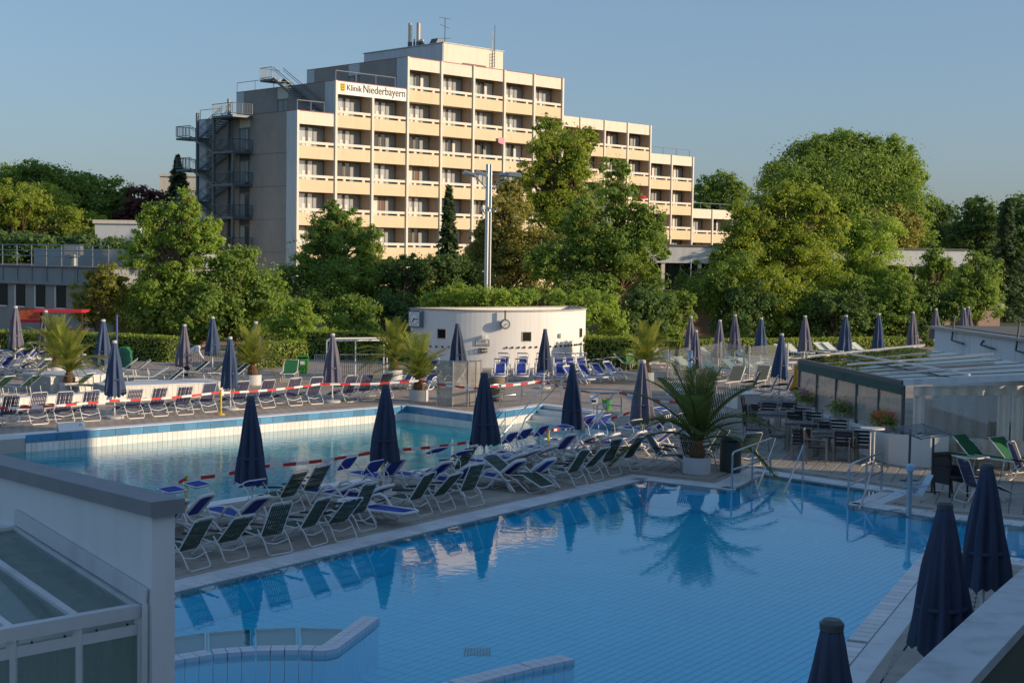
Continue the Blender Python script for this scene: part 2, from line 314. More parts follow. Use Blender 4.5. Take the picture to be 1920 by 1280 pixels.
# tile fields: nearest pieces singly, the others as one mesh
def field(parent, poly, org, az, su, sv, gap, z, th, m, name, keep, cut=0, offs=0, near=lambda c: c[1], holes=(), sel=None):
    u = Vector((math.sin(R(az)), math.cos(R(az)))); v = Vector((u.y, -u.x)); pts = [Vector(p) for p in poly]; o = Vector(org[:2])
    us = [(p-o).dot(u) for p in pts]; vs_ = [(p-o).dot(v) for p in pts]; cells = []
    for i in range(int(min(us)/su)-1, int(max(us)/su)+2):
        for j in range(int(min(vs_)/sv)-1, int(max(vs_)/sv)+2):
            c = o+u*((i+.5+(offs if j % 2 else 0))*su)+v*((j+.5)*sv)
            if inside(c, poly) and not any(inside(c, h) for h in holes) and (sel is None or sel(c)): cells.append(c)
    cells.sort(key=near)
    a, b = (su-gap)/2, (sv-gap)/2; e = .35*gap+.004
    if cut:
        k = cut; loop = [(a-k, b), (a, b-k), (a, -b+k), (a-k, -b), (-a+k, -b), (-a, -b+k), (-a, b-k), (-a+k, b)]
    else: loop = [(a, b), (a, -b), (-a, -b), (-a, b)]
    n = len(loop); top = [(x*(1-e/a), y*(1-e/b)) for x, y in loop]
    base = np.array([(x*u.x+y*v.x, x*u.y+y*v.y, z) for x, y in loop]+[(x*u.x+y*v.x, x*u.y+y*v.y, z+th) for x, y in top])
    fs = [tuple(range(n, 2*n))]+[(i, (i+1) % n, n+(i+1) % n, n+i) for i in range(n)]
    fs = [f[::-1] for f in fs] if False else fs
    mb = MB(); mb.add(base, fs); me = mb.mesh(name)
    bm = bmesh.new(); bm.from_mesh(me); bmesh.ops.recalc_face_normals(bm, faces=bm.faces)
    if max(bm.faces, key=lambda f: len(f.verts)).normal.z < 0 or sum(f.normal.z for f in bm.faces) < 0: bmesh.ops.reverse_faces(bm, faces=bm.faces)
    bm.to_mesh(me); bm.free()
    fs = [tuple(p.vertices) for p in me.polygons]
    for c in cells[:keep]: mobj(name, me, m, parent, (c.x, c.y, 0))
    rest = cells[keep:]
    if rest:
        C = np.array([(c.x, c.y, 0) for c in rest]); V = (base[None]+C[:, None]).reshape(-1, 3); nb = len(base)
        jit = np.repeat(RNG.uniform(-.0015, .0015, len(rest)), nb); V[:, 2] += jit
        lens = [len(f) for f in fs]*len(rest); idx = (np.concatenate([np.array(f) for f in fs])[None]+(np.arange(len(rest))*nb)[:, None]).ravel()
        m2 = bpy.data.meshes.new(name+'_field'); m2.vertices.add(len(V)); m2.vertices.foreach_set('co', V.ravel()); m2.loops.add(len(idx)); m2.loops.foreach_set('vertex_index', idx.astype(np.int32))
        m2.polygons.add(len(lens)); st = np.concatenate([[0], np.cumsum(lens)[:-1]]); m2.polygons.foreach_set('loop_start', st.astype(np.int32)); m2.polygons.foreach_set('use_smooth', [False]*len(lens)); m2.update(calc_edges=True)
        stuff(mobj(name+'_field', m2, m, parent))
    return len(cells)
adir = (nearline[1]-nearline[0]).normalized(); A_AZ = math.degrees(math.atan2(adir.x, adir.y))
vis = lambda c: c.y > 15 and abs(c.x) < .40*c.y+1
field(npool, nearpoly, nearline[1], A_AZ, .30, .15, .014, NZ-.008, .008, M_ptile, 'floor_tile', 300, sel=vis, near=lambda c: -c[1]*0+abs(c[1]-19)+abs(c[0]-1)*.3)
M_wnear = water('pool_water_calm', (.60, .94, 1.0), 5.5, .10, .012, .8)
w = struct(ob('water', MB().add([(p[0], p[1], -.022) for p in nearpoly[::-1]], [tuple(range(len(nearpoly)))]), M_wnear))
# deck pavers between the pools: squares in running bond with dark zigzag joints
o1 = offset(nearline, NOUT+.04); o2 = offset(farline, .44)
mid = [(o1[0].x, o1[0].y), (o1[1].x, o1[1].y), (o1[1].x+.25, o1[1].y+1.2), (o2[7].x-.2, o2[7].y-.2), (o2[8].x, o2[8].y), (o2[9].x, o2[9].y), (o2[10].x, o2[10].y)]
ob('paver_bed', MB().add([(x, y, .003) for x, y in mid[::-1]], [tuple(range(len(mid)))]), M_bed, deck)
field(deck, mid, nearline[1], A_AZ, .25, .25, .012, .002, .012, M_paver, 'paver', 150, offs=.5, sel=vis)
ob('edge_slab', strip(nearline, .83, 1.22, -.03, .019), M_edge, deck)
# octagon pavers with dark corner insets right of the pool
right1 = [(o1[-1].x, o1[-1].y), (o1[-2].x, o1[-2].y), (o1[-3].x, o1[-3].y), (o1[-4].x, o1[-4].y)]
right1 = [flat(o1)[-1], flat(o1)[-2], flat(o1)[-3], (o1[-3].x+1, o1[-3].y-1), (o1[-3].x+2.6, 17), (o1[-1].x+5, o1[-1].y)]
right2 = flat(o1)[1:9]+[(16, 33), (15, 36.2), (9.4, 36.6), (8.2, 37.8), (7.5, 50), (3.2, 50), (o1[1].x+.25, o1[1].y+1.2)]
for pl, kp in ((right1, 149), (right2, 0)):
    ar = sum(pl[i][0]*pl[(i+1) % len(pl)][1]-pl[(i+1) % len(pl)][0]*pl[i][1] for i in range(len(pl))); q = pl if ar > 0 else pl[::-1]
    vv, ee, ff, *_ = delaunay_2d_cdt([Vector(p) for p in q], [(i, (i+1) % len(q)) for i in range(len(q))], [], 1, 1e-4)
    ob('paver_bed', MB().add([(p.x, p.y, .003) for p in vv], [tuple(f) for f in ff]), M_bed, deck)
    field(deck, pl, nearline[3], 20, .30, .30, .006, .002, .012, M_paver, 'paver', kp, cut=.05, sel=vis)
# --- far pool
FZ, FW = -1.15, -.50
fpool = struct(ob('leisure_pool', polymesh(farpoly, FZ-.012), mat('pool_floor_turquoise', (.20, .72, .82), .5, var=.06, vscale=3)))
mb = MB()
for i in range(len(farline)-1):
    a, b = farline[i], farline[i+1]; n = Vector((-(b-a).y, (b-a).x, 0)).normalized()
    mb.prism(flat([a+n*.012, b+n*.012, b+n*.2, a+n*.2]), FZ-.05, -.012)
ob('pool_wall', mb, M_wgrout, fpool)
ob('coping', strip(farline, .0, .42, -.1, .004), M_cop, fpool)
for i in (0, 1, 2, 5):
    a, b = farline[i], farline[i+1]
    if i == 0: a = a+(b-a)*.19
    walltiles(fpool, a, b, -.24, -.008, .46, M_blue, 'rim_tile', .003)
    walltiles(fpool, a, b, -.80, -.245, .165, M_white, 'wall_tile', .003)
# entry steps at the right end of the far pool
s0, s1 = farline[3], farline[4]; sd = (s1-s0).normalized(); sn = Vector((sd.y, -sd.x, 0))
for k in range(4):
    mb = MB(); q = [s0+sn*(.02+.34*k)-sd*.1, s1+sn*(.02+.34*k), s1+sn*(.36+.34*k), s0+sn*(.36+.34*k)-sd*.1]; mb.prism(flat(q), FZ-.05, -.14-.16*k); ob('step', mb, M_white, fpool)
M_wfar = water('pool_water_ripple', (.52, .93, .97), 3.0, .28, .03, 2.0, (.0, .50, .61), .66)
w = struct(ob('water', MB().add([(p[0], p[1], FW) for p in farpoly[::-1]], [tuple(range(len(farpoly)))]), M_wfar))
# entry steps in the alcove of the near pool
c0, c1, c2, c3 = [nearline[i] for i in (2, 3, 4, 5)]
for k in range(4):
    f = .16*k; mb = MB(); q = [c1+(c0-c1)*f, c2+(c3-c2)*f, c2+(c3-c2)*(f+.16), c1+(c0-c1)*(f+.16)]; mb.prism(flat(q), NZ, -.10-.12*k); ob('step', mb, M_ptile, npool)
# whirl benches in the near pool: tiled walls at water level with steel grilles behind
M_cop2 = mat('bench_coping', (.66, .72, .80), .4, var=.08, vscale=5)
M_steel = mat('brushed_steel', (.55, .56, .57), .28, metal=1, var=.05)
M_grille = mat('bench_grille', (.24, .27, .28), .5, metal=.3)
def benchwall(pxs, wid, name, lab):
    ln = [P(x, y, .03) for x, y in pxs]; dense = []
    t = thing(name, lab, 'bench wall')
    for i in range(len(ln)-1):
        seg = ln[i+1]-ln[i]; n = max(1, int(seg.length/.15))
        for k in range(n):
            a = ln[i]+seg*(k/n); b = ln[i]+seg*((k+1)/n); d = (b-a).normalized(); nn = Vector((-d.y, d.x, 0))
            for e in (0, 1):
                o_ = nn*(wid*.5*e); mb = MB(); g = d*.006; mb.prism(flat([a+g+o_, b-g+o_, b-g+o_+nn*(wid*.5-.008), a+g+o_+nn*(wid*.5-.008)]), -.09, .03); ob('coping_tile', mb, M_cop2, t, (0, 0, .0025*i))
            mb = MB(); g = d*.005; mb.prism(flat([a+g+nn*.012, b-g+nn*.012, b-g+nn*(wid-.012), a+g+nn*(wid-.012)]), NZ, -.095); ob('wall_tile', mb, M_ptile, t, (0, 0, -.0025*i))
    return t, ln
t1, ln1 = benchwall([(250, 1250), (320, 1239), (400, 1226), (480, 1220), (560, 1219), (610, 1221), (634, 1216), (712, 1158)], .26, 'whirl_bench', 'curved tiled bench wall at water level with steel grilles')
t2, ln2 = benchwall([(800, 1312), (870, 1285), (1000, 1252), (1078, 1236)], .30, 'whirl_bench', 'straight tiled bench wall rising at the bottom edge of the pool')
for k, (xa, ya, xb, yb) in enumerate(((240, 1212, 318, 1197), (322, 1196, 385, 1187), (390, 1187, 470, 1181), (478, 1181, 556, 1178), (562, 1178, 645, 1181))):
    zf = -.06; a, b = P(xa, ya, zf), P(xb, yb, zf); c, d_ = P(xb+1 if k < 4 else xb-24, yb+36, -.12), P(xa+3, ya+37, -.12); mb = MB()
    mb.tube([a, b, c, d_], .022, 5, True)
    gobj = ob('bench_grille', mb, M_steel, t1); mb = MB(); mb.sheet([a+Vector((0, 0, -.02)), d_+Vector((0, 0, -.02)), c+Vector((0, 0, -.02)), b+Vector((0, 0, -.02))], .01); ob('mesh_panel', mb, M_grille, gobj)
mb = MB(); q = P(895, 1222, NZ)
for k in range(9): mb.box((q.x+(k-4)*.045, q.y, NZ+.006), (.025, .40, .012), R(0))
tag(ob('floor_drain', mb, M_grille), 'dark square drain grate on the pool floor', 'drain')
# ================================================================== BUILDINGS
M_cream = mat('balcony_cream', (.73, .60, .405), .75, var=.06, vscale=.7, dirt=.12)
M_para = mat('parapet_offwhite', (.78, .715, .60), .75, var=.05, vscale=.6, dirt=.14)
M_fin = mat('fin_white', (.78, .72, .62), .7, var=.05, vscale=1)
M_wgrey = mat('wall_white_side', (.66, .68, .70), .8, var=.06, vscale=.5, dirt=.2)
M_brown = mat('exposed_aggregate_brown', (.37, .33, .295), .9, var=.22, vscale=.8, bump=.6, bscale=12)
M_loggia = mat('loggia_tan', (.62, .48, .34), .85, var=.1)
M_frame = mat('window_frame_grey', (.22, .21, .20), .5)
M_bframe = mat('window_frame_brown', (.09, .055, .04), .5)
M_cur = mat('curtain_white', (.74, .74, .72), .8, var=.15, vscale=5)
M_curg = mat('curtain_grey', (.36, .38, .39), .7, var=.2, vscale=5)
M_glassd = mat('pane_dark', (.03, .032, .035), .06, var=.3, spec=.7)
M_glassb = mat('pane_sky', (.42, .47, .52), .04, metal=.0, spec=1.0)  # pale base paints in the reflected sky and the white curtains behind
M_glassr = mat('pane_redbrown', (.14, .06, .035), .3)
M_red = mat('roof_flashing_red', (.30, .05, .05), .5)
M_roof = mat('flat_roof_gravel', (.16, .15, .14), .9, var=.3, vscale=2)
M_galv = mat('galvanised_steel', (.30, .33, .35), .45, metal=.6, var=.15, vscale=2)
M_darks = mat('dark_steel', (.10, .12, .13), .5, metal=.5)
M_sign = mat('sign_white', (.82, .82, .80), .5, var=.03)
M_gold = mat('emblem_gold', (.75, .48, .05), .5)
M_blk = mat('lettering_dark', (.035, .03, .03), .5)

AZF = 45.4; uF = Vector((math.sin(R(AZF)), math.cos(R(AZF)), 0)); wF = Vector((-uF.y, uF.x, 0)); RZF = R(90-AZF)
c0 = D(557, 300, 122.0); C0 = Vector((c0.x, c0.y, 0))
clinic = thing('clinic_building', 'tall stepped clinic with cream balconies and brown side wall behind the trees', 'building', C0, RZF)
BW, FH = 4.0, 2.80
def bx(a, b): return MB().box2(a, b)
me_panel = bx((.16, .0, -2.84), (BW-.16, .14, -1.80)).mesh('balcony_panel')
me_par = bx((.02, .02, -1.08), (BW-.02, .16, 0)).mesh('parapet_panel')
rb = MB().box2((.16, .0, -1.62), (BW-.16, .16, -1.40))
for x in (.9, 3.0): rb.box2((x, .03, -1.81), (x+.26, .13, -1.61))
me_rail = rb.mesh('balcony_rail')
me_part = bx((BW-.14, .165, -2.8), (BW+.04, 1.45, -.02)).mesh('partition_wall')
me_part0 = bx((BW-.14, .165, -2.8), (BW+.04, 1.45, .74)).mesh('partition_wall')
me_slab = bx((.0, .145, -2.82), (BW, 1.5, -2.66)).mesh('floor_slab')
fr = MB()
for z in (-.06, -2.58): fr.box2((.9, 1.36, z-.06), (3.86, 1.46, z+.06))
for x in (1.13, 1.90, 2.08, 2.68, 3.80): fr.box2((x-.05, 1.355, -2.64), (x+.05, 1.465, -.02))
me_frame = fr.mesh('window_frame')
me_p = [bx((a, 1.40, -2.58), (b, 1.43, -.1)).mesh('pane') for a, b in ((1.18, 1.85), (2.13, 2.63), (2.73, 3.75))]
me_lowcur = [bx((a, 1.375, -2.50), (b, 1.395, -.95)).mesh('curtain') for a, b in ((1.50, 1.84), (2.15, 2.40))]
def shared(name, me, m, parent, loc): 
    o = bpy.data.objects.new(name, me); COL.objects.link(o); o.parent = parent; o.location = loc
    if m is not None:
        if not me.materials: me.materials.append(None)
        o.material_slots[0].link = 'OBJECT'; o.material_slots[0].material = m
    return o
rr = random.Random(3)
def bay(par, x, y, roof, rows, W=1.0, brown=False, par_m=None, parapet=True):
    sx = W/BW
    def s(name, me, m, loc, pr=None):
        o = shared(name, me, m, pr or par, loc); 
        if pr is None: o.scale = (sx, 1, 1)
        return o
    if parapet: s('parapet_panel', me_par, par_m or M_para, (x, y, roof))
    for r in range(rows):
        z = roof-1.10-FH*r+.02
        s('balcony_panel', me_panel, M_cream, (x, y, z)); s('balcony_rail', me_rail, M_fin, (x, y, z)); s('partition_wall', me_part if r else me_part0, M_loggia, (x, y, z)); s('floor_slab', me_slab, M_loggia, (x, y, z))
        w_ = s('window', me_frame, M_bframe if brown else M_frame, (x, y, z)); k = rr.random()
        ms = [M_glassb, M_glassb, M_curg] if k < .55 else [M_cur, M_glassr, M_curg] if k < .68 else [M_glassd, M_glassd, M_curg] if k < .85 else [M_glassb, M_glassd, M_cur]
        if brown: ms = [M_glassd, M_cur, M_curg] if k < .6 else [M_glassr, M_curg, M_curg]
        for mp_, mm in zip(me_p, ms): s('pane', mp_, mm, (0, 0, 0), w_)
        if not brown and k < .55:
            for q in me_lowcur: s('curtain', q, M_cur, (0, 0, 0), w_)
RF = [17.05, 19.88, 22.72]
heights = [RF[0], RF[1], RF[1]]+[RF[2]]*5
rows = [5, 6, 6]+[7]*5
DEP = 14.9
for i in range(8): bay(clinic, i*BW, 0, heights[i], rows[i]+0, BW, parapet=i not in (1, 2))
# fins
for i in range(9):
    h = max(heights[max(0, i-1)], heights[min(7, i)])
    ob('fin', bx((-.11, -.14, .0), (.11, .145, h+.02 if i != 2 else h-1.12)), M_fin, clinic, (i*BW, 0, 0))
# core walls and side faces
for k, (xa, xb, h) in enumerate(((0, 4, RF[0]), (4, 12, RF[1]), (12, 32, RF[2]))):
    ob('wall', bx((xa+.06, 1.45, 0), (xb-.01, DEP-.1, h-.3)), M_loggia, clinic)
    ob('roof', bx((xa+.10, .17, h-.35), (xb-.05, DEP-.12, h-.28)), M_roof, clinic)
    ob('coping', MB().box2((xa-.05, -.02, h), (xb+.02, .20, h+.05)).box2((xa-.06, .2, h), (xa+.2, DEP, h+.05)), M_red if k < 3 else M_galv, clinic)
def sideface(x, z0, z1, joints):
    ob('corner_strip', bx((x-.06, .15, z0), (x+.05, 1.42, z1)), M_wgrey, clinic)
    ob('end_strip', bx((x-.04, 13.7, z0), (x+.05, DEP, z1)), M_wgrey, clinic)
    zs = [z0]+joints+[z1]
    for a, b in zip(zs[:-1], zs[1:]):
        for ya, yb in ((1.43, 6.78), (8.42, 13.69)): ob('wall_panel', bx((x-.05, ya, a+.03), (x+.05, yb, b-.0)), M_brown, clinic)
    ob('joint_backing', bx((x-.01, 1.42, z0), (x+.05, 13.7, z1-.02)), M_darks, clinic)
js = [17.05-3.45-2.8*k for k in range(5)][::-1]
sideface(0, 0, RF[0], [j for j in js if j > .5])
sideface(4, RF[0]-.2, RF[1], []); sideface(12, RF[1]-.2, RF[2], [])
M_slotg = mat('stair_window_glass', (.07, .10, .11), .1, spec=.8)
for x, z0, z1 in ((0, 0, RF[0]), (4, RF[0]-.2, RF[1]), (12, RF[1]-.2, RF[2])):
    ob('lintel_panel', bx((x-.045, 6.80, z1-1.05), (x+.05, 8.40, z1)), M_fin if x < 10 else M_wgrey, clinic)
    z = z1-1.05-2.15
    while z > z0-.3 and z > 0:
        wdw = ob('window', MB().box2((x-.04, 6.82, z), (x+.0, 6.92, z+2.1)).box2((x-.04, 8.28, z), (x+.0, 8.38, z+2.1)).box2((x-.04, 7.55, z), (x, 7.63, z+2.1)).box2((x-.04, 6.82, z+2.0), (x, 8.38, z+2.1)), M_frame, clinic)
        ob('pane', bx((x-.025, 6.92, z), (x-.01, 7.55, z+2.0)), M_slotg, wdw); ob('pane', bx((x-.025, 7.63, z), (x-.01, 8.28, z+2.0)), M_curg, wdw); z -= 2.8
# penthouse
ph = ob('penthouse', bx((18.2, 2.2, RF[2]-.3), (25.9, DEP-1, RF[2]+2.15)), M_para, clinic)
ob('penthouse_side', bx((18.12, 2.25, RF[2]-.3), (18.19, DEP-1.05, RF[2]+2.1)), M_wgrey, clinic)
ob('penthouse_coping', bx((18.05, 2.1, RF[2]+2.15), (26.0, DEP-.9, RF[2]+2.22)), M_wgrey, clinic)
ob('roof_slit', bx((20.6, 2.14, RF[2]+.25), (23.6, 2.19, RF[2]+.55)), M_glassr, clinic)
# chimneys, duct and aerials stand on the roof
PZ = RF[2]+2.22
def L2W(x, y, z): v = C0+uF*x+wF*y; return Vector((v.x, v.y, z))
M_copper = mat('flue_steel', (.50, .44, .36), .35, metal=.7, var=.1)
def flue(px, y, r, h, lab, cap=False):
    xw = 18.9; best = min(range(0, 400), key=lambda k: abs(projx(L2W(17+k*.03, y, PZ+1))-px)); p = L2W(17+best*.03, y, PZ-.05)
    mb = MB(); mb.lathe([(r, .9 if h > 2 else 0), (r, h-.02), (r*1.08, h)], 14); t = thing('flue_pipe', lab, 'chimney', p); ob('pipe', mb, M_copper, t, smooth=False)
    ob('base', MB().lathe([(r*1.12, 0), (r*1.12, .95)], 12), M_darks, t)
def projx(p):
    q = CAMM.transposed() @ (Vector(p)-Vector((0, 0, EYE))); return 960+FPX*q.x/-q.z
flue(769, 9.5, .20, 2.75, 'brassy steel flue pipe, the left of the tall pair on the roof'); flue(784.5, 8.6, .20, 2.75, 'tall steel flue pipe beside the brassy one on the roof')
flue(777, 9.0, .09, 1.2, 'thin white vent pipe between the two tall flues'); flue(792, 8.2, .17, 1.15, 'stubby white vent pipe next to the black duct')
p = L2W(21.2, 6.6, PZ-.1); t = thing('air_duct', 'black bent air duct on the clinic penthouse roof', 'duct', p, RZF)
mb = MB(); cs = [(0, 0), (0, .55), (.5, 1.05), (1.0, 1.05)]
mb.prism([(-.6, -.55), (.6, -.55), (.6, .55), (-.6, .55)], 0, .35); ob('base', mb, M_wgrey, t)
mb = MB(); prof = [(-.7, .3), (-.2, 1.15), (.9, 1.0), (1.25, .75), (.75, .1), (.0, .3)]
mb.add([(x, -.5, z) for x, z in prof]+[(x, .5, z) for x, z in prof], [(5, 4, 3, 2, 1, 0), (6, 7, 8, 9, 10, 11)]+[(i, (i+1) % 6, 6+(i+1) % 6, 6+i) for i in range(6)]); ob('hood', mb, M_darks, t)
p = L2W(19.6, 3.6, PZ); t = thing('television_aerial', 'tall television aerial with crossbars on the penthouse roof', 'aerial', p, RZF)
mb = MB().tube([(0, 0, 0), (0, 0, 2.55)], .035, 5); ob('mast', mb, M_darks, t)
for z, l, d in ((2.5, .75, 0), (1.75, .75, .5), (.6, .6, -.4), (.3, .35, 0), (.05, .3, .2)): ob('crossbar', MB().tube([(-l, -d*.4, z+.1*d), (l, d*.4, z-.2*d)], .022, 5), M_darks, t)
p = L2W(24.6, 2.0, RF[2]+.5); t = thing('radio_mast', 'slim radio mast with a small ladder on the penthouse front', 'mast', p, RZF)
ob('mast', MB().tube([(0, 0, 0), (0, 0, 4.0)], .05, 6), M_darks, t); ob('rod', MB().tube([(-.35, 0, 1.6), (-.35, 0, 2.5)], .03, 5), M_fin, t); ob('rod', MB().tube([(-.3, 0, 2.85), (-.3, 0, 3.4)], .025, 5), M_fin, t)
mb = MB().tube([(-.35, 0, 0), (-.35, 0, 1.3)], .03, 5)
for k in range(5): mb.tube([(-.35, 0, .1+.3*k), (0, 0, .1+.3*k)], .025, 5)
ob('ladder', mb, M_darks, t)
# sign on the sign-block parapet
sg = thing('clinic_sign', 'white sign band with gold emblem reading Klinik Niederbayern on the parapet', 'sign', L2W(4, 0, RF[1]), RZF)
ob('panel', bx((.16, -.04, -1.10), (7.86, .12, -.02)), M_sign, sg)
def letter(txt, size, x, z, sx=1.0):
    me = textmesh(txt, size, .012); o = mobj('lettering', me, M_blk, sg); o.location = (x, -.06, z); o.rotation_euler = (R(90), 0, 0); o.scale = (sx, 1, 1); return o
letter('Klinik', .74, 1.12, -.72, .98); letter('Niederbayern', .98, 2.9, -.76, .88)
ob('emblem', MB().add([(.40, -.05, -.14), (1.0, -.05, -.14), (1.0, -.05, -.72), (.7, -.05, -.92), (.40, -.05, -.72), (.40, -.02, -.14), (1.0, -.02, -.14), (1.0, -.02, -.72), (.7, -.02, -.92), (.40, -.02, -.72)], [(0, 4, 3, 2, 1), (5, 6, 7, 8, 9)]+[(i, (i+1) % 5, 5+(i+1) % 5, 5+i) for i in range(5)]), M_gold, sg)
for k in range(3):
    z = -.30-.2*k; mb = MB(); mb.box((.70, -.058, z), (.30, .015, .06)); mb.box((.58, -.058, z+.045), (.09, .015, .06)); mb.box((.60, -.058, z-.05), (.05, .015, .06)); mb.box((.80, -.058, z-.05), (.05, .015, .06)); mb.box((.86, -.058, z+.05), (.03, .015, .1)); ob('lion', mb, M_blk, sg)
# roof railings
def rail(par, pts, h=.95, sp=1.6, r=.028, mid=(.5,), name='railing', m=None):
    mb = MB(); pts = [Vector(p) for p in pts]
    for a, b in zip(pts[:-1], pts[1:]):
        n = max(1, int((b-a).length/sp))
        for f in (1,)+tuple(mid): mb.tube([a+Vector((0, 0, h*f)), b+Vector((0, 0, h*f))], r, 5)
        for k in range(n+1): q = a+(b-a)*(k/n); mb.tube([q, q+Vector((0, 0, h))], r, 5)
    return ob(name, mb, m or M_galv, par)
rail(clinic, [(4.2, 0.3, RF[1]), (10.8, .3, RF[1])], .9, 2.2, .05, ()); rail(clinic, [(.2, .3, RF[0]), (3.0, .3, RF[0])], .9, 1.3, .05, ())
rail(clinic, [(4.1, 15.0, RF[1]), (4.1, 9.2, RF[1])], .9, 2, .03, ()); rail(clinic, [(.1, 14.9, RF[0]), (.1, 11.5, RF[0])], .9, 2, .03, ())
# right wing, set back
WY = 6.0
wx = [45.0-3.85*k for k in range(3, 0, -1)]+[45.0, 48.8, 52.65]
for i in range(5): bay(clinic, wx[i]+.0, WY, 19.95, 6, 3.85, True)
for i in range(2): bay(clinic, 52.65+3.85*i, WY, 16.9, 5, 3.85, True)
for i in range(2): bay(clinic, 60.35+3.85*i, WY, 11.0, 3, 3.85)
for x in wx: ob('fin', bx((-.10, -.12, 0), (.10, .145, 19.97)), M_fin, clinic, (x, WY, 0))
for x, h in ((56.5, 16.92), (60.35, 16.92), (64.2, 11.02), (68.05, 11.02)): ob('fin', bx((-.10, -.12, 0), (.10, .145, h)), M_fin, clinic, (x, WY, 0))
for xa, xb, h in ((32.1, 52.6, 19.95), (52.66, 60.3, 16.9), (60.36, 68, 11.0)):
    ob('wall', bx((xa, WY+1.45, 0), (xb, WY+12, h-.2)), M_loggia, clinic); ob('roof', bx((xa+.05, WY+.17, h-.19), (xb-.02, WY+12, h-.12)), M_roof, clinic)
rail(clinic, [(53.0, WY+.4, 16.9), (60.2, WY+.4, 16.9)], .8, 2, .03, ()); rail(clinic, [(60.6, WY+.4, 11.0), (68, WY+.4, 11)], .7, 1.5, .04, ())
ob('vent', bx((53.6, WY+3, 16.9), (54.1, WY+3.5, 18.6)), M_darks, clinic)
tag(ob('awning', MB().box2((32.2, 4, 20.6), (34.2, 6.5, 20.75)).box2((32.2, 4, 20.3), (32.4, 6.5, 20.6)), M_glassr, None, C0, RZF), 'dark red awning on the clinic roof terrace end', 'awning')
tag(ob('towel', MB().sheet([(23.1, -.25, 16.35), (23.1, -.25, 15.85), (23.9, -.25, 15.7), (23.9, -.25, 16.35)], .02), mat('pink_towel', (.75, .35, .42), .9), None, C0, RZF), 'pink towel hung over a balcony rail of the clinic', 'towel')
tag(ob('red_parasol', MB().lathe([(.02, .5), (.35, .38), (.6, .1), (.62, .05)], 10), mat('red_cloth', (.6, .03, .04), .8), None, L2W(51.0, 5.6, 11.7)), 'small red parasol on a balcony at the right wing', 'parasol')
M_fire = mat('fire_escape_steel', (.13, .155, .17), .5, metal=.4, var=.15, vscale=2)
# fire escape stair on the brown side
fe = thing('fire_escape', 'grey steel fire escape stair zigzagging up the brown side wall', 'staircase', C0, RZF)
LV = [17.05-2.82*k for k in range(6)]
for (x, y, h) in ((-.35, 9.6, 18.6), (-1.9, 9.6, 17.0), (-1.9, 12.2, 17.4), (-1.9, 6.6, 14.5)): ob('post', bx((x-.11, y-.11, 0), (x+.11, y+.11, h)), M_fire, fe)
def flight(a, b, wdt, n=9):                # stringers and treads between two points, width in x
    g = MB()
    for dx in (0, wdt): g.bar((a[0]+dx, a[1], a[2]), (b[0]+dx, b[1], b[2]), .06, .22)
    o = ob('flight', g, M_fire, fe); tr = MB()
    for k in range(1, n):
        f = k/n; ob('tread', MB().box((a[0]+wdt/2, a[1]+(b[1]-a[1])*f, a[2]+(b[2]-a[2])*f), (wdt-.06, .26, .04)), M_fire, o)
    for dx in (0, wdt):
        h = MB(); h.tube([(a[0]+dx, a[1], a[2]+1.0), (b[0]+dx, b[1], b[2]+1.0)], .03, 5); h.tube([(a[0]+dx, a[1], a[2]+.8), (b[0]+dx, b[1], b[2]+.8)], .022, 5)
        ob('handrail', h, M_fire, o)
def landing(x0, x1, y0, y1, z, sides):
    o = ob('landing', bx((x0, y0, z-.2), (x1, y1, z)), M_fire, fe); g = MB()
    for a, b in sides:
        a = Vector((*a, z)); b = Vector((*b, z)); n = int((b-a).length/.16)
        for f in (1.0, .12): g.tube([a+Vector((0, 0, f)), b+Vector((0, 0, f))], .03, 5)
        for k in range(n+1): q = a+(b-a)*(k/n); g.tube([q+Vector((0, 0, .1)), q+Vector((0, 0, 1))], .014 if k % 6 else .03, 4)
    ob('railing', g, M_fire, o)
for i, z in enumerate(LV):
    landing(-2.1, -.1, 6.4, 9.6, z-.35 if i else z-.1, [((-2.1, 6.4), (-2.1, 9.6)), ((-2.1, 6.4), (-.1, 6.4))])
    if i < 5:
        zm = (LV[i]+LV[i+1])/2-.3; zl = LV[i+1]-.35; zu = z-.35 if i else z-.1
        landing(-2.1, -.1, 13.2, 15.4, zm, [((-2.1, 13.2), (-2.1, 15.4)), ((-2.1, 15.4), (-.1, 15.4))])
        flight((-2.05, 9.6, zl), (-2.05, 13.2, zm), .9); flight((-1.0, 13.2, zm), (-1.0, 9.6, zu), .9)
# roof stair between the first and second roof
fe2 = thing('roof_stair', 'small steel stair climbing between the two lower clinic roofs', 'staircase', C0, RZF); fe_ = fe; fe = fe2
flight((2.6, 1.2, RF[0]), (2.6, 7.2, RF[1]+.6), 1.1, 12); landing(2.5, 4.6, 7.2, 9.0, RF[1]+.6, [((2.5, 7.2), (2.5, 9.0)), ((2.5, 9.0), (4.6, 9.0))]); fe = fe_

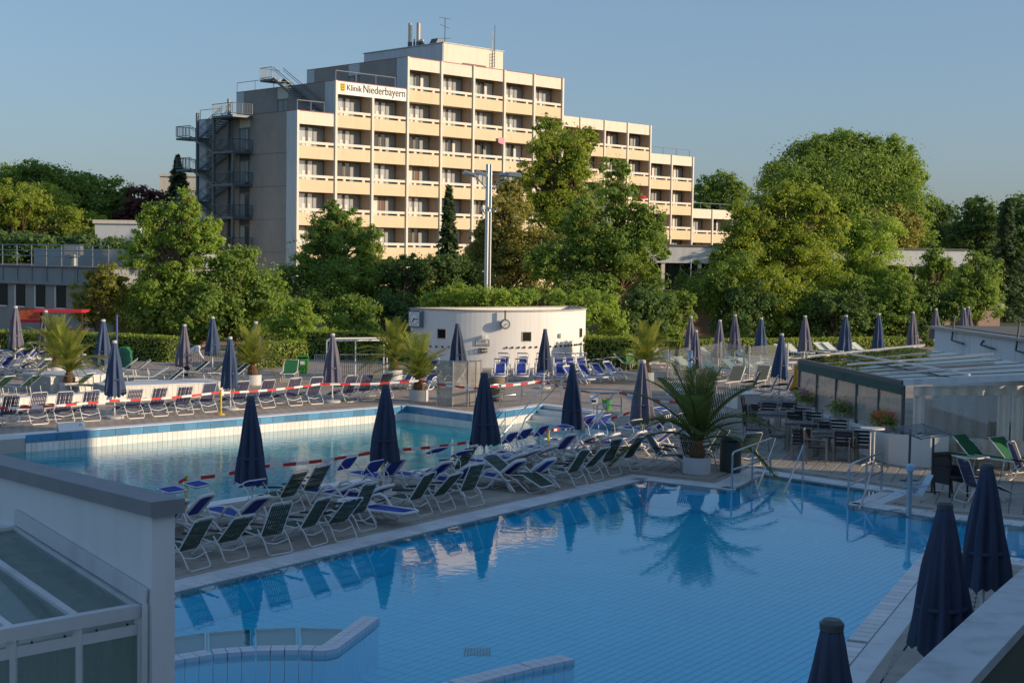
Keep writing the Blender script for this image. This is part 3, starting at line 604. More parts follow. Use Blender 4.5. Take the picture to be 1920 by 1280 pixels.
# --- low brown building at the left, white fascia
lbA = D(-140, 545, 95); lbB = D(250, 545, 84); ld = (lbB-lbA); ld.z = 0; ll = ld.length; rzl = math.atan2(ld.y, ld.x)
lowb = thing('low_building', 'low brown flat roofed building with pale fascia behind the hedge', 'building', (lbA.x, lbA.y, 0), rzl)
zf1, zf0 = 4.15, 3.05
ob('wall', bx((0, .25, 0), (ll-2, 9, zf0)), M_brown, lowb); ob('fascia', bx((-.1, -.05, zf0+.002), (ll-1.9, 9.1, zf1-.05)), mat('fascia_grey', (.30, .32, .33), .8, dirt=.4), lowb); ob('roof', bx((-.2, -.15, zf1-.05), (ll-1.8, 9.2, zf1+.03)), M_roof, lowb)
ob('roof_storey', bx((5.2, 4.5, zf1+.03), (ll-2.2, 8.9, zf1+1.1)), M_galv, lowb)
rail(lowb, [(5.3, -.1, zf0+.2), (ll-2, -.1, zf0+.2)], 2.2, 1.35, .03, (.7, .85))
for k, (xa, xb) in enumerate(((.6, 2.0), (2.15, 3.6), (3.75, 5.0), (5.1, 6.0), (7.1, 8.1), (8.9, 9.8), (10.8, 11.7), (12.7, 13.6))):
    wdw = ob('window', MB().box2((xa-.05, .17, zf0-1.45), (xa+.08, .24, zf0-.1)).box2((xa, .17, zf0-1.48), (xb, .24, zf0-1.38)), M_fin, lowb); ob('pane', bx((xa+.08, .20, zf0-1.38), (xb, .235, zf0-.05)), M_glassd, wdw)
q = lowb.matrix_basis @ Vector((11.0, 3.0, zf1)); t = thing('roof_vent', 'small metal ventilator box on the low flat roof', 'vent', (q.x, q.y, zf1+.02)); ob('stack', MB().lathe([(.25, 0), (.25, .5), (.4, .55), (.4, .7)], 10), M_galv, t); ob('box', bx((-.5, -.35, .7), (.5, .35, 1.35)), M_galv, t)
# cream block and white gable further back
def simple_house(name, lab, px0, px1, pyt, Y, depth, mw, roofover=.15, extra=None):
    a, b = D(px0, pyt, Y), D(px1, pyt, Y*1.0); t = thing(name, lab, 'building', (a.x, a.y, 0), 0); w_ = b.x-a.x; h = a.z
    ob('wall', bx((0, 0, 0), (w_, depth, h-.3)), mw, t); ob('roof', bx((-roofover, -roofover, h-.298), (w_+roofover, depth+roofover, h)), M_para, t); return t, w_, h
simple_house('garden_pavilion', 'white walled house end between the trees at the left', 178, 262, 412, 118, 8, M_wgrey)
simple_house('annex_block', 'sunlit cream annex block behind the fire escape', 300, 384, 326, 175, 10, M_para)
# --- pavilion with white fascia and big glazing behind the trees at the right
pvA = D(1225, 500, 100); pv = thing('glazed_pavilion', 'flat roofed pavilion with white fascia and large dark windows behind trees', 'building', (pvA.x, pvA.y, 0), R(4))
ptop = D(1300, 462, 100).z; pbase = D(1300, 552, 100).z
ob('fascia', bx((-1, 0, ptop-1.15), (22, 12, ptop)), M_wgrey, pv); ob('roof_edge', bx((-1.1, -.1, ptop), (22.1, 12.1, ptop+.12)), M_roof, pv)
ob('wall', bx((-.5, 1.2, 0), (21.5, 11.5, ptop-1.16)), mat('interior_dark', (.03, .03, .03), .8), pv)
ob('terrace_slab', bx((-1.5, -2.2, pbase-.5), (22, 1.2, pbase)), M_brown, pv); ob('plinth', bx((-1.3, -1.6, 0), (21.8, 1.1, pbase-.502)), mat('plinth_pink', (.42, .30, .24), .85, dirt=.3), pv)
for k in range(9):
    x = .7+2.55*k; ob('column', bx((x-.12, .1, pbase), (x+.12, .34, ptop-1.16)), M_fin, pv)
    wdw = ob('window', MB().box2((x+.14, .62, pbase+2.2), (x+2.4, .7, pbase+2.3)).box2((x+1.25, .62, pbase), (x+1.32, .7, ptop-1.17)), M_galv, pv); ob('pane', bx((x+.14, .71, pbase), (x+2.4, .74, ptop-1.17)), M_glassd, wdw)
# cream flat building further right and its pink lower wing
t, w_, h = simple_house('cream_bungalow', 'cream flat roofed building peeping out above the right trees', 1690, 1824, 468, 118, 9, M_para)
for x in (3.2, 4.4): wd = ob('window', bx((x, -.04, h-2.3), (x+.9, -.002, h-.9)), M_frame, t); ob('pane', bx((x+.08, -.06, h-2.2), (x+.82, -.041, h-1.0)), M_glassd, wd)
t, w_, h = simple_house('pink_wing', 'low pinkish wing below the dark right hand trees', 1640, 1876, 566, 96, 6, mat('pink_plaster', (.56, .38, .30), .85, var=.1), .2)
for x in (2.2, 3.6, 5.2): wd = ob('door', bx((x, -.05, 0), (x+1.0, -.002, h-.6)), M_fin, t); ob('pane', bx((x+.1, -.07, .3), (x+.9, -.051, h-.8)), M_glassd, wd)
# --- hotel wing right of and behind the viewpoint: its long shadow lies over the near pool
s_ = P(1400, 874); sunh = Vector((sdir.x, sdir.y, 0)).normalized(); k0 = s_+sunh*15
hw = thing('hotel_wing', 'tall hotel wing beside the viewpoint shading the near pool', 'building', (k0.x, k0.y, 0))
poly = [(0, 0), (12, -4), (8, -52), (-13, -52), (-13.5, -41)]
ob('wall', MB().prism(poly, 0, 10), mat('hotel_render', (.72, .70, .66), .8), hw); ob('roof', MB().prism([(x*1.01, y*1.01+.1) for x, y in poly], 10, 10.3), M_roof, hw)
for f in range(3):
    for k in range(8):
        a = Vector((-13.5*(k+.2)/8, -41*(k+.2)/8, 0)); b = Vector((-13.5*(k+.75)/8, -41*(k+.75)/8, 0)); n = Vector((-41, 13.5, 0)).normalized()*.03
        ob('window', MB().prism(flat([a, b, b+n, a+n]), .9+3.1*f, 2.5+3.1*f), M_glassd, hw)
# ================================================================== TREES, HEDGES, PALMS
M_bark = mat('bark', (.13, .09, .06), .9, var=.35, vscale=6, bump=.8, bscale=14)
LEAF = dict(
    mid=leafmat('leaf_mid', (.055, .125, .025), (.17, .28, .055), .3),
    dark=leafmat('leaf_dark', (0.031, 0.079, 0.025), (0.098, 0.188, 0.049)),
    ash=leafmat('leaf_ash', (.085, .18, .03), (.23, .35, .07), .35),
    yel=leafmat('leaf_yellow_green', (.085, .165, .022), (.22, .31, .055), .35),
    warm=leafmat('leaf_warm', (.075, .125, .022), (.20, .25, .05), .3),
    oak=leafmat('leaf_oak', (.07, .115, .024), (.22, .24, .06), .25),
    purple=leafmat('leaf_purple', (0.043, 0.024, 0.025), (0.130, 0.059, 0.053)),
    spruce=leafmat('needle_spruce', (0.027, 0.064, 0.029), (0.087, 0.148, 0.053), .05),
    hedge=leafmat('leaf_hedge', (0.064, 0.129, 0.022), (0.206, 0.297, 0.045)))
def leafmesh(name, C, Nrm, size, m, asp=1.5):
    n = len(C); Nrm = Nrm/np.maximum(1e-6, np.linalg.norm(Nrm, axis=1, keepdims=True))
    a = np.cross(Nrm, RNG.normal(size=(n, 3))); a /= np.maximum(1e-6, np.linalg.norm(a, axis=1, keepdims=True)); b = np.cross(Nrm, a)
    s = (size*RNG.uniform(.6, 1.35, n))[:, None]
    V = np.stack([C-a*s*.5*asp, C-b*s*.42+a*s*.08, C+a*s*.5*asp-Nrm*s*.15, C+b*s*.42+a*s*.08], 1).reshape(-1, 3)
    me = bpy.data.meshes.new(name); me.vertices.add(4*n); me.vertices.foreach_set('co', V.astype(np.float32).ravel()); me.loops.add(4*n); me.loops.foreach_set('vertex_index', np.arange(4*n, dtype=np.int32))
    me.polygons.add(n); me.polygons.foreach_set('loop_start', np.arange(0, 4*n, 4, dtype=np.int32)); me.update(calc_edges=True); me.materials.append(m); return me
def crownpts(blobs, leaf, cover, squash=1.0):
    out = []; nr = []
    for c, r in blobs:
        c = np.array(c); r = np.array(r); rm = float(np.mean(r)); ncl = int(np.clip(22*(rm/1.2)**1.2, 16, 130))
        d = RNG.normal(size=(ncl, 3)); d /= np.linalg.norm(d, axis=1, keepdims=True); rad = RNG.uniform(.08, 1, ncl)**.45
        cc = c+d*r*rad[:, None]*RNG.uniform(.9, 1.18, (ncl, 1)); cr = rm*RNG.uniform(.17, .36, ncl)
        area = 4*math.pi*rm*rm; n = int(2.45*cover*area/(leaf*leaf)); k = RNG.integers(0, ncl, n)
        g = RNG.normal(size=(n, 3)); g /= np.linalg.norm(g, axis=1, keepdims=True); rr_ = RNG.uniform(0, 1, n)**.45
        off = g*rr_[:, None]*cr[k][:, None]*np.array([1.15, 1.15, .8]); p = cc[k]+off
        out.append(p); nr.append(g*.8+d[k]*.5+np.array([0, 0, .45])+RNG.normal(size=(n, 3))*.55)
        ns = int(n*.08); g = RNG.normal(size=(ns, 3)); g /= np.linalg.norm(g, axis=1, keepdims=True); out.append(c+g*r*RNG.uniform(.85, 1.25, (ns, 1))); nr.append(g+RNG.normal(size=(ns, 3))*.6)
    return np.concatenate(out), np.concatenate(nr)
def tree(name, label, Y, blobs, kind, leaf=.24, cover=.8, trunk=None, group=None, cat='tree', tr=None, stems=1, deep=.8):
    bl = []; s = Y/FPX
    for (cx, cy, rx, ry) in blobs:
        p = D(cx, cy, Y+RNG.uniform(-.5, .5)*rx*s); bl.append(((p.x, p.y, max(p.z, ry*s*.55)), (rx*s, max(rx, ry)*s*deep, ry*s)))
    more = []
    for c, r in bl:                        # side boughs break up the outline
        for q in range(4):
            a = random.uniform(0, 2*math.pi); f = random.uniform(.45, .62); more.append(((c[0]+r[0]*.78*math.cos(a), c[1]-r[1]*random.uniform(0, .6), max(r[2]*f*.6, c[2]+r[2]*.70*math.sin(a))), (r[0]*f, r[1]*f, r[2]*f)))
    bl = bl+more
    tx = trunk if trunk is not None else blobs[0][0]; base = D(tx, 600, Y); base.z = 0
    t = thing(name, label, cat, base, 0, group); top = max(b[0][2] for b in bl); tr = tr or max(.07, .028*top)
    leaf *= .56; C, N_ = crownpts(bl, leaf, cover); C = C-np.array(base); C[:, 2] = np.maximum(C[:, 2], .05)
    mobj('crown', leafmesh('crown', C, N_, leaf, LEAF[kind]), None, t)
    mb = MB(); hi = max(bl, key=lambda b: b[0][2]); tp = Vector(hi[0])-base; pts = [Vector((0, 0, -.1))]
    for k in range(1, 6): f = k/5; pts.append(Vector((tp.x*f**1.6+random.uniform(-.1, .1)*tr*6*(f < 1), tp.y*f**1.6, tp.z*f)))
    mb.tube(pts, [tr*(1.25-1.05*k/5) for k in range(6)], 7); ob('trunk', mb, M_bark, t)
    mb = MB()
    for c, r in bl:
        for q in range(4):
            e = Vector(c)-base+Vector((random.uniform(-.7, .7)*r[0], random.uniform(-.7, .7)*r[1], random.uniform(-.3, .8)*r[2])); f = random.uniform(.25, .6); s0 = Vector((tp.x*f**1.6, tp.y*f**1.6, tp.z*f))
            if s0.z > e.z: s0 = Vector((tp.x*.1, tp.y*.1, max(.3, e.z*.5)))
            m_ = (s0+e)/2+Vector((0, 0, .12*(e-s0).length)); mb.tube([s0, m_, e], [tr*.42, tr*.26, tr*.06], 5)
    ob('branching', mb, M_bark, t); return t
def conifer(name, label, px, pyt, pyb, wpx, Y, kind='spruce', drop=.45, group=None):
    top = D(px, pyt, Y); base = Vector((top.x, top.y, 0)); h = top.z; W_ = wpx*Y/FPX/2; z0 = max(.3, D(px, pyb, Y).z); t = thing(name, label, 'conifer', base, 0, group)
    ob('trunk', MB().tube([(0, 0, 0), (0, 0, h*.5), (0, 0, h)], [.02*h, .012*h, .01], 6), M_bark, t); C = []; N_ = []; z = z0
    while z < h:
        f = 1-(z-z0)/(h-z0); L_ = W_*f**.85*random.uniform(.8, 1.15)+.08; nb = random.randint(5, 8)
        for b in range(nb):
            a = random.uniform(0, 2*math.pi); n = int(14+46*f); u_ = RNG.uniform(.05, 1, n); lat = RNG.normal(size=n)*.12*L_*(1.1-u_)*1.2
            x = np.cos(a)*u_*L_-np.sin(a)*lat; y = np.sin(a)*u_*L_+np.cos(a)*lat; zz = z-drop*L_*u_**1.3+RNG.normal(size=n)*.07; C.append(np.stack([x, y, zz], 1)); N_.append(np.stack([np.cos(a)*.3+RNG.normal(size=n)*.4, np.sin(a)*.3+RNG.normal(size=n)*.4, np.ones(n)], 1))
        z += .16+.02*h*f*.6
    mobj('crown', leafmesh('crown', np.concatenate(C), np.concatenate(N_), .24, LEAF[kind], 1.9), None, t); return t
GB = 'trees beyond the pool'
tree('broadleaf_tree', 'big dark rounded tree on the far left skyline', 150, [(75, 370, 95, 55), (70, 338, 48, 30), (20, 400, 70, 55), (135, 400, 60, 50)], 'mid', .4, .75)
tree('broadleaf_tree', 'sunlit yellowish green tree above the low building roof', 128, [(55, 415, 85, 60), (20, 380, 45, 40), (110, 440, 75, 50), (30, 460, 70, 35), (160, 460, 55, 35)], 'yel', .3, .8)
tree('broadleaf_tree', 'dark tree in a gap on the left skyline', 158, [(160, 395, 55, 55), (190, 420, 50, 50), (235, 430, 60, 50)], 'dark', .4, .8)
tree('broadleaf_tree', 'rounded light green tree beside the purple leaved one', 152, [(215, 372, 38, 36), (215, 400, 42, 35)], 'mid', .35, .8)
tree('purple_tree', 'small purple leaved tree on the skyline', 150, [(268, 372, 34, 20), (300, 388, 30, 25), (255, 400, 35, 25)], 'purple', .35, .6)
conifer('spruce_tree', 'pointed spruce left of the fire escape', 333, 290, 440, 92, 138)
tree('dark_thicket', 'dark thicket directly behind the low roof', 118, [(40, 470, 90, 28), (140, 475, 70, 28), (215, 480, 60, 30)], 'dark', .3, .8, cat='shrub')
tree('ash_tree', 'airy bright green young ash in front of the fire escape', 80, [(318, 440, 48, 50), (340, 385, 26, 34), (275, 480, 40, 42), (378, 470, 36, 46), (300, 405, 30, 34), (320, 530, 66, 40), (400, 440, 18, 32), (352, 430, 30, 40)], 'ash', .2, .62, trunk=310)
tree('bushy_tree', 'dense dark bushy tree below the brown wall', 79, [(445, 535, 80, 62), (400, 575, 75, 50), (480, 590, 60, 42), (350, 590, 70, 42), (300, 590, 60, 40)], 'mid', .22, .8)
tree('bushy_shrub', 'green bushes filling the ground before the low building end', 88, [(270, 560, 55, 42), (330, 600, 70, 36), (250, 600, 50, 30), (430, 610, 60, 30)], 'mid', .2, .8, cat='shrub')
tree('golden_shrub', 'golden green shrub tree in front of the low building', 80, [(205, 530, 36, 32), (160, 552, 30, 36), (215, 565, 36, 38), (178, 575, 42, 30)], 'warm', .17, .6, trunk=180)
tree('maple_tree', 'maple with a pointed top covering the clinic corner', 97, [(630, 430, 42, 42), (622, 402, 22, 22), (590, 480, 50, 45), (660, 480, 50, 50), (560, 520, 36, 30), (630, 545, 90, 55), (690, 540, 45, 45)], 'mid', .22, .75, trunk=625)
tree('pale_shrub', 'pale bright shrub beside the hedge end', 76, [(562, 590, 28, 30), (545, 625, 45, 30), (585, 625, 42, 32)], 'ash', .15, .7, cat='shrub')
tree('dark_tree', 'dark green tree left of the slim spruce', 96, [(745, 545, 58, 50), (720, 585, 70, 42), (770, 510, 36, 32), (680, 600, 55, 40)], 'dark', .22, .8)
tree('dark_tree', 'dark green tree between the slim spruce and lamp mast', 98, [(840, 525, 55, 42), (880, 540, 50, 50), (815, 570, 60, 42), (890, 500, 32, 38)], 'dark', .22, .8)
conifer('slim_spruce', 'slim dark spruce in front of the balconies', 842, 348, 530, 60, 104, drop=.6)
tree('oak_tree', 'oak with brownish green leaves right of the lamp mast', 92, [(955, 420, 45, 60), (930, 480, 55, 55), (985, 490, 60, 60), (905, 455, 26, 36), (960, 550, 85, 45), (950, 370, 24, 30)], 'oak', .21, .7, trunk=945)
tree('tall_tree', 'tall yellow green tree rising in front of the right balconies', 108, [(1050, 290, 44, 54), (1035, 245, 28, 26), (1085, 265, 30, 28), (1082, 345, 44, 48), (1008, 350, 40, 50), (1055, 405, 64, 48)], 'yel', .21, .55, trunk=1050)
tree('acer_tree', 'green maple with a bare pale trunk right of the tall tree', 86, [(1150, 365, 42, 42), (1145, 318, 28, 26), (1190, 430, 48, 42), (1110, 425, 48, 50), (1150, 460, 75, 50), (1215, 470, 36, 30), (1060, 480, 60, 55), (1080, 550, 70, 40), (1200, 530, 45, 45)], 'mid', .2, .62, trunk=1159, tr=.17)
tree('understorey_shrub', 'mixed green shrubs behind the round building', 80, [(1010, 565, 60, 28), (1090, 590, 55, 36), (1140, 590, 36, 40), (930, 560, 50, 24), (850, 560, 50, 25)], 'ash', .17, .75, cat='shrub')
tree('skyline_tree', 'small dark tree on the skyline right of the clinic', 205, [(1345, 358, 36, 32), (1370, 372, 32, 28), (1325, 385, 30, 26)], 'mid', .4, .7)
tree('giant_tree', 'huge rounded dark green tree towering on the right skyline', 148, [(1585, 355, 125, 85), (1500, 320, 60, 55), (1640, 325, 70, 60), (1575, 290, 70, 36), (1690, 395, 45, 50), (1480, 370, 50, 60), (1660, 430, 70, 50)], 'mid', .36, .85)
tree('lime_tree', 'large golden green lime tree right of the clinic', 92, [(1455, 395, 70, 48), (1500, 375, 50, 30), (1420, 430, 60, 50), (1520, 440, 60, 55), (1460, 490, 95, 60), (1395, 500, 58, 55), (1440, 560, 90, 45), (1530, 540, 60, 55)], 'yel', .21, .75, trunk=1452)
tree('lime_tree', 'mid green lime tree below the huge skyline tree', 98, [(1625, 490, 72, 55), (1640, 430, 55, 42), (1600, 550, 70, 50), (1670, 545, 50, 50)], 'ash', .22, .8, trunk=1625)
tree('rusty_tree', 'brownish leaved tree crown between the limes and the huge tree', 112, [(1650, 425, 55, 40), (1690, 440, 40, 36)], 'oak', .25, .7)
tree('lime_tree', 'narrow lime tree in front of the cream bungalow', 95, [(1745, 520, 40, 42), (1735, 560, 48, 40), (1755, 490, 25, 25)], 'mid', .2, .75)
tree('hornbeam_tree', 'dense oval tree before the pink wing', 90, [(1832, 535, 46, 52), (1832, 500, 28, 28), (1825, 570, 48, 34)], 'mid', .19, .85)
for k, (lab, bl, Y, kd) in enumerate((('dark wood tree above the cream bungalow', [(1765, 420, 50, 38), (1740, 450, 45, 40), (1790, 455, 45, 38)], 160, 'dark'), ('dark wood tree left of the right edge spruce', [(1835, 410, 45, 32), (1825, 450, 50, 42), (1850, 490, 45, 50)], 155, 'dark'),
        ('dark wood tree cut by the right edge', [(1915, 400, 36, 40), (1930, 450, 50, 60), (1925, 530, 55, 60)], 150, 'dark'))): tree('wood_tree', lab, Y, bl, kd, .4, .8, group='dark wood at the right')
conifer('spruce_tree', 'broad dark spruce near the right edge', 1890, 372, 590, 120, 130)
tree('young_tree', 'small tree in front of the glazed pavilion', 96, [(1300, 520, 28, 30), (1320, 545, 30, 30), (1260, 560, 36, 30), (1240, 590, 40, 26)], 'mid', .2, .5, trunk=1300)
for k, (x, y) in enumerate(((1345, 545), (1570, 590), (1670, 585))):
    tree('row_tree', ['leafy tree joining the lime at the pavilion end', 'leafy tree low in the row behind the white loungers', 'leafy tree at the end of the row behind the loungers'][k], 90, [(x, y, 55, 36), (x+30, y-30, 45, 36)], 'mid', .2, .75)
# tree line closing the view far behind
for k in range(16):
    x = -60+k*135; tree('distant_tree', ORD[k]+' tree of the far tree line counted from the left', 215+10*(k % 3), [(x, 452+8*(k % 2), 80, 34), (x+50, 462, 70, 30)], 'dark', .6, .55, group='far tree line')
for k, (x, y_, w_, Y_, kd) in enumerate(((255, 575, 55, 84, 'mid'), (330, 585, 65, 88, 'ash'), (410, 590, 60, 86, 'mid'), (500, 600, 60, 88, 'dark'), (640, 605, 60, 84, 'mid'), (720, 600, 60, 90, 'dark'), (1200, 590, 60, 84, 'dark'), (1250, 600, 45, 86, 'mid'), (1390, 590, 60, 88, 'dark'), (1470, 595, 60, 90, 'mid'), (1560, 595, 60, 88, 'dark'), (1660, 595, 55, 90, 'mid'), (1740, 595, 50, 90, 'dark'))):
    tree('garden_shrub', ORD[k]+' leafy shrub from the left in the planting behind the hedges', Y_, [(x, y_, w_, 42), (x+25, y_-25, w_*.6, 30)], kd, .2, .7, group='shrubs behind the hedges', cat='shrub')
# hedges
def hedge(label, pts, h, wdt, kind='hedge', leaf=.09):
    pts = [Vector(p) for p in pts]; base = pts[0].copy(); base.z = 0; t = thing('hedge', label, 'hedge', base); C = []; N_ = []; mb = MB()
    for a, b in zip(pts[:-1], pts[1:]):
        a = a-base; b = b-base; a.z = b.z = 0; L_ = (b-a).length; d = (b-a).normalized(); n = Vector((-d.y, d.x, 0))
        mb.prism(flat([a+n*(wdt*.42), b+n*(wdt*.42), b-n*(wdt*.42), a-n*(wdt*.42)]), 0, h-.08)
        for (o, e1, e2, nn, ar) in ((a-n*wdt/2, b-a, Vector((0, 0, h)), -n, L_*h), (a+n*wdt/2, b-a, Vector((0, 0, h)), n, L_*h), (a-n*wdt/2+Vector((0, 0, h)), b-a, n*wdt, Vector((0, 0, 1)), L_*wdt), (a-n*wdt/2, n*wdt, Vector((0, 0, h)), -d, wdt*h), (b-n*wdt/2, n*wdt, Vector((0, 0, h)), d, wdt*h)):
            k = int(ar/(leaf*leaf)*1.6); u_ = RNG.uniform(0, 1, (k, 2)); p = np.array(o)+u_[:, :1]*np.array(e1)+u_[:, 1:]*np.array(e2)+RNG.normal(size=(k, 3))*.035; C.append(p); N_.append(np.array(nn)+RNG.normal(size=(k, 3))*.6)
    ob('hedge_core', mb, mat('hedge_inner', (.02, .035, .012), .95), t); C = np.concatenate(C); C[:, 2] = np.maximum(C[:, 2], .02)
    mobj('foliage', leafmesh('foliage', C, np.concatenate(N_), leaf, LEAF[kind]), None, t)
hedge('clipped hedge block with sunlit side left of the person', [P(150, 668), P(326, 678)], 1.15, 1.0)
hedge('hedge running behind the far left blue loungers', [P(-60, 655), P(160, 664)], 1.0, .9)
hedge('rounded hedge behind the palm left of the fenced frame', [P(455, 690), P(565, 684)], 1.1, .9)
hedge('tall hedge right of the round building', [P(1101, 688), P(1192, 692)], 1.45, 1.2)
hedge('long low hedge behind the white loungers', [P(1262, 668), P(1480, 664), P(1690, 660)], .85, .9)
hedge('dark hedge behind the steel frame', [P(575, 672), P(775, 676)], 1.35, .8)
# palms
M_pot = mat('pot_white', (.62, .63, .64), .55, var=.06, vscale=4, dirt=.2)
M_palmtr = mat('palm_trunk', (.16, .09, .045), .95, var=.4, vscale=14, bump=1, bscale=30)
M_frond = leafmat('palm_leaf', (.06, .115, .02), (.19, .235, .045), .3); M_frond2 = leafmat('palm_leaf_shade', (.03, .07, .016), (.10, .125, .03), .25)  # darker copy for the big palm, shade put into its leaf colour
def frond(droop, m, npair=27, L_=1.0, tag_=''):
    V = []; F = []; pts = []
    for k in range(13):
        f = k/12; pts.append(Vector((f*(1-.18*droop*f), 0, f*.25-droop*f*f*.62)))
    mb = MB(); mb.tube(pts, [.016*(1-.8*k/12) for k in range(13)], 4)
    for k in range(npair):
        f = .12+.86*k/npair; i = min(11, int(f*12)); g = f*12-i; p = pts[i].lerp(pts[i+1], g); d = (pts[i+1]-pts[i]).normalized(); l = .27*math.sin(math.pi*min(1, .18+f*.80))**.7
        for s_ in (-1, 1):
            dirn = (d*.75+Vector((0, s_*.75, .38-.25*f))).normalized(); tip = p+dirn*l*random.uniform(.85, 1.1)+Vector((0, 0, -.04*l)); sd = dirn.cross(Vector((0, 0, 1))).normalized()*.0075
            mb.add([p-sd*.6, p+sd*.6, (p+tip)/2+sd, tip, (p+tip)/2-sd], [(0, 1, 2, 3, 4)])
    me = mb.mesh('frond'); me.materials.append(m); return me
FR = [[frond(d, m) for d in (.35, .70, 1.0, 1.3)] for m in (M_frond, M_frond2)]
def palm(label, pxy, hpx, set_=0, potr=.34, poth=.42, nf=26, spread=1.0):
    p = P(*pxy); s = FPX/p.y; H_ = hpx/s; t = thing('potted_palm', label, 'palm', (p.x, p.y, 0), random.uniform(0, 6), 'potted palms')
    ob('pot', MB().lathe([(potr*.93, 0), (potr, .03), (potr, poth), (potr*.9, poth), (potr*.88, poth-.06)], 24), M_pot, t)
    tr = poth+.30; mb = MB(); mb.lathe([(.15, poth-.08), (.21, poth+.05), (.20, poth+.16), (.14, tr), (.08, tr+.18)], 12)
    for k in range(46):
        a = k*2.4; z = poth+.0+.006*k; r_ = .20-.0012*k; mb.add([(r_*math.cos(a-.22), r_*math.sin(a-.22), z), (r_*math.cos(a+.22), r_*math.sin(a+.22), z), ((r_+.05)*math.cos(a), (r_+.05)*math.sin(a), z+.09)], [(0, 1, 2)])
    ob('trunk', mb, M_palmtr, t); Lf = (H_-tr)*1.15
    for k in range(nf):
        e = (k+.5)/nf; el = R(86-62*e); di = min(3, int(e*3.6)); o = mobj('frond', FR[set_][di], None, t, (0, 0, tr+.05)); o.rotation_euler = (0, -el+R(8), k*2.3999); sc_ = Lf*(1.0+.12*random.random())*(spread if e > .3 else 1); o.scale = (sc_, sc_*.95, sc_)
    return t
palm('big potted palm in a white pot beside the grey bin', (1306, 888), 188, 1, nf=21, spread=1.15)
palm('potted palm behind the folding chairs nearest the left edge', (130, 738), 116, 0)
palm('potted palm on the sunny deck standing furthest left and back', (106, 704), 106, 0)
palm('potted palm left of the green bin on the far deck', (474, 722), 104, 0)
palm('potted palm beside the large square clock', (739, 712), 104, 0)
palm('potted palm in front of the glass shower screen', (785, 752), 118, 0)
palm('potted palm right of the light green bin', (1211, 716), 104, 0)
# ================================================================== ROUND BUILDING, LAMP MAST, WALLS, TERRACE
M_plast = mat('plaster_white', (.80, .79, .76), .75, var=.04, vscale=.8, dirt=.10)
M_black = mat('black_hole', (.008, .008, .008), .9)
RC = D(912, 640, 72.2); RC.z = 0; RR, RH = 4.92, 2.62
rh = thing('round_building', 'white curved changing-room building with clock and small square windows', 'building', RC)
def arcp(r, a0, a1, n): return [(r*math.sin(R(a0+(a1-a0)*k/n)), -r*math.cos(R(a0+(a1-a0)*k/n))) for k in range(n+1)]   # angle 0 faces the viewer, + to the right
outer = arcp(RR, -46, 120, 60); inner = arcp(RR-.22, -44, 118, 60)
mb = MB(); k = len(outer); ring = outer+inner[::-1]
for i in range(k-1): mb.prism([outer[i], outer[i+1], inner[i+1], inner[i]], 0, RH)
mb.prism([outer[-1], outer[0], inner[0], inner[-1]], 0, RH); ob('wall', mb, M_plast, rh)
mb = MB(); o2_ = arcp(RR+.05, -46.5, 120.5, 60)
for i in range(k-1): mb.prism([o2_[i], o2_[i+1], inner[i+1], inner[i]], RH+.002, RH+.07)
mb.prism([o2_[-1], o2_[0], inner[0], inner[-1]], RH+.002, RH+.07); ob('parapet_cap', mb, M_edge, rh)
ob('roof', MB().prism(inner, RH-.55, RH-.48), mat('roof_tan', (.42, .30, .22), .9), rh); ob('roof_hatch', bx((-2.3, -1.2, RH-.48), (-1.2, -.3, RH+.02)), M_brown, rh)
def ra(px): return math.degrees(math.asin(max(-1, min(1, (px-912)/186))))
def on_round(px, z, out=.0): a = R(ra(px)); return Vector((RC.x+(RR+out)*math.sin(a), RC.y-(RR+out)*math.cos(a), z)), math.radians(0)+a
def rz_round(px): return R(ra(px))
def zof(py): return EYE-(py-(480-.4))*(67.3)/FPX
def local_on(px, z, out=0): a = R(ra(px)); return (Vector(((RR+out)*math.sin(a), -(RR+out)*math.cos(a), z)), a)
for px, py, wd in ((836, 628, .40), (986, 631, .42), (1086, 628, .36)):
    l, a = local_on(px, zof(py)); o = ob('window', MB().box2((-wd/2-.03, -.02, -.23), (wd/2+.03, .03, -.20)).box2((-wd/2-.03, -.02, .2), (wd/2+.03, .03, .23)).box2((-wd/2-.03, -.02, -.2), (-wd/2, .03, .2)).box2((wd/2, -.02, -.2), (wd/2+.03, .03, .2)), M_edge, rh, l, a); ob('opening', bx((-wd/2, -.012, -.2), (wd/2, .02, .2)), M_black, o)
l, a = local_on(1046, zof(630)); ob('lamp_box', bx((-.11, -.16, -.09), (.11, .0, .09)), M_plast, rh, l, a)
l, a = local_on(911, zof(631)); ob('lamp_box', bx((-.09, -.30, -.06), (.09, .0, .06)), M_plast, rh, l, a)
for px in list(range(783, 850, 11))+[951, 961, 972, 982, 993, 1003, 1028, 1038, 1047, 1055, 1061, 1067, 1073, 1077, 1082, 1086]:
    l, a = local_on(px, zof(652-.01*(px-900))); ob('tap', MB().lathe([(.045, 0), (.05, .06), (.02, .1)], 8), M_blk, rh, l, a).rotation_euler = (R(90), 0, a)
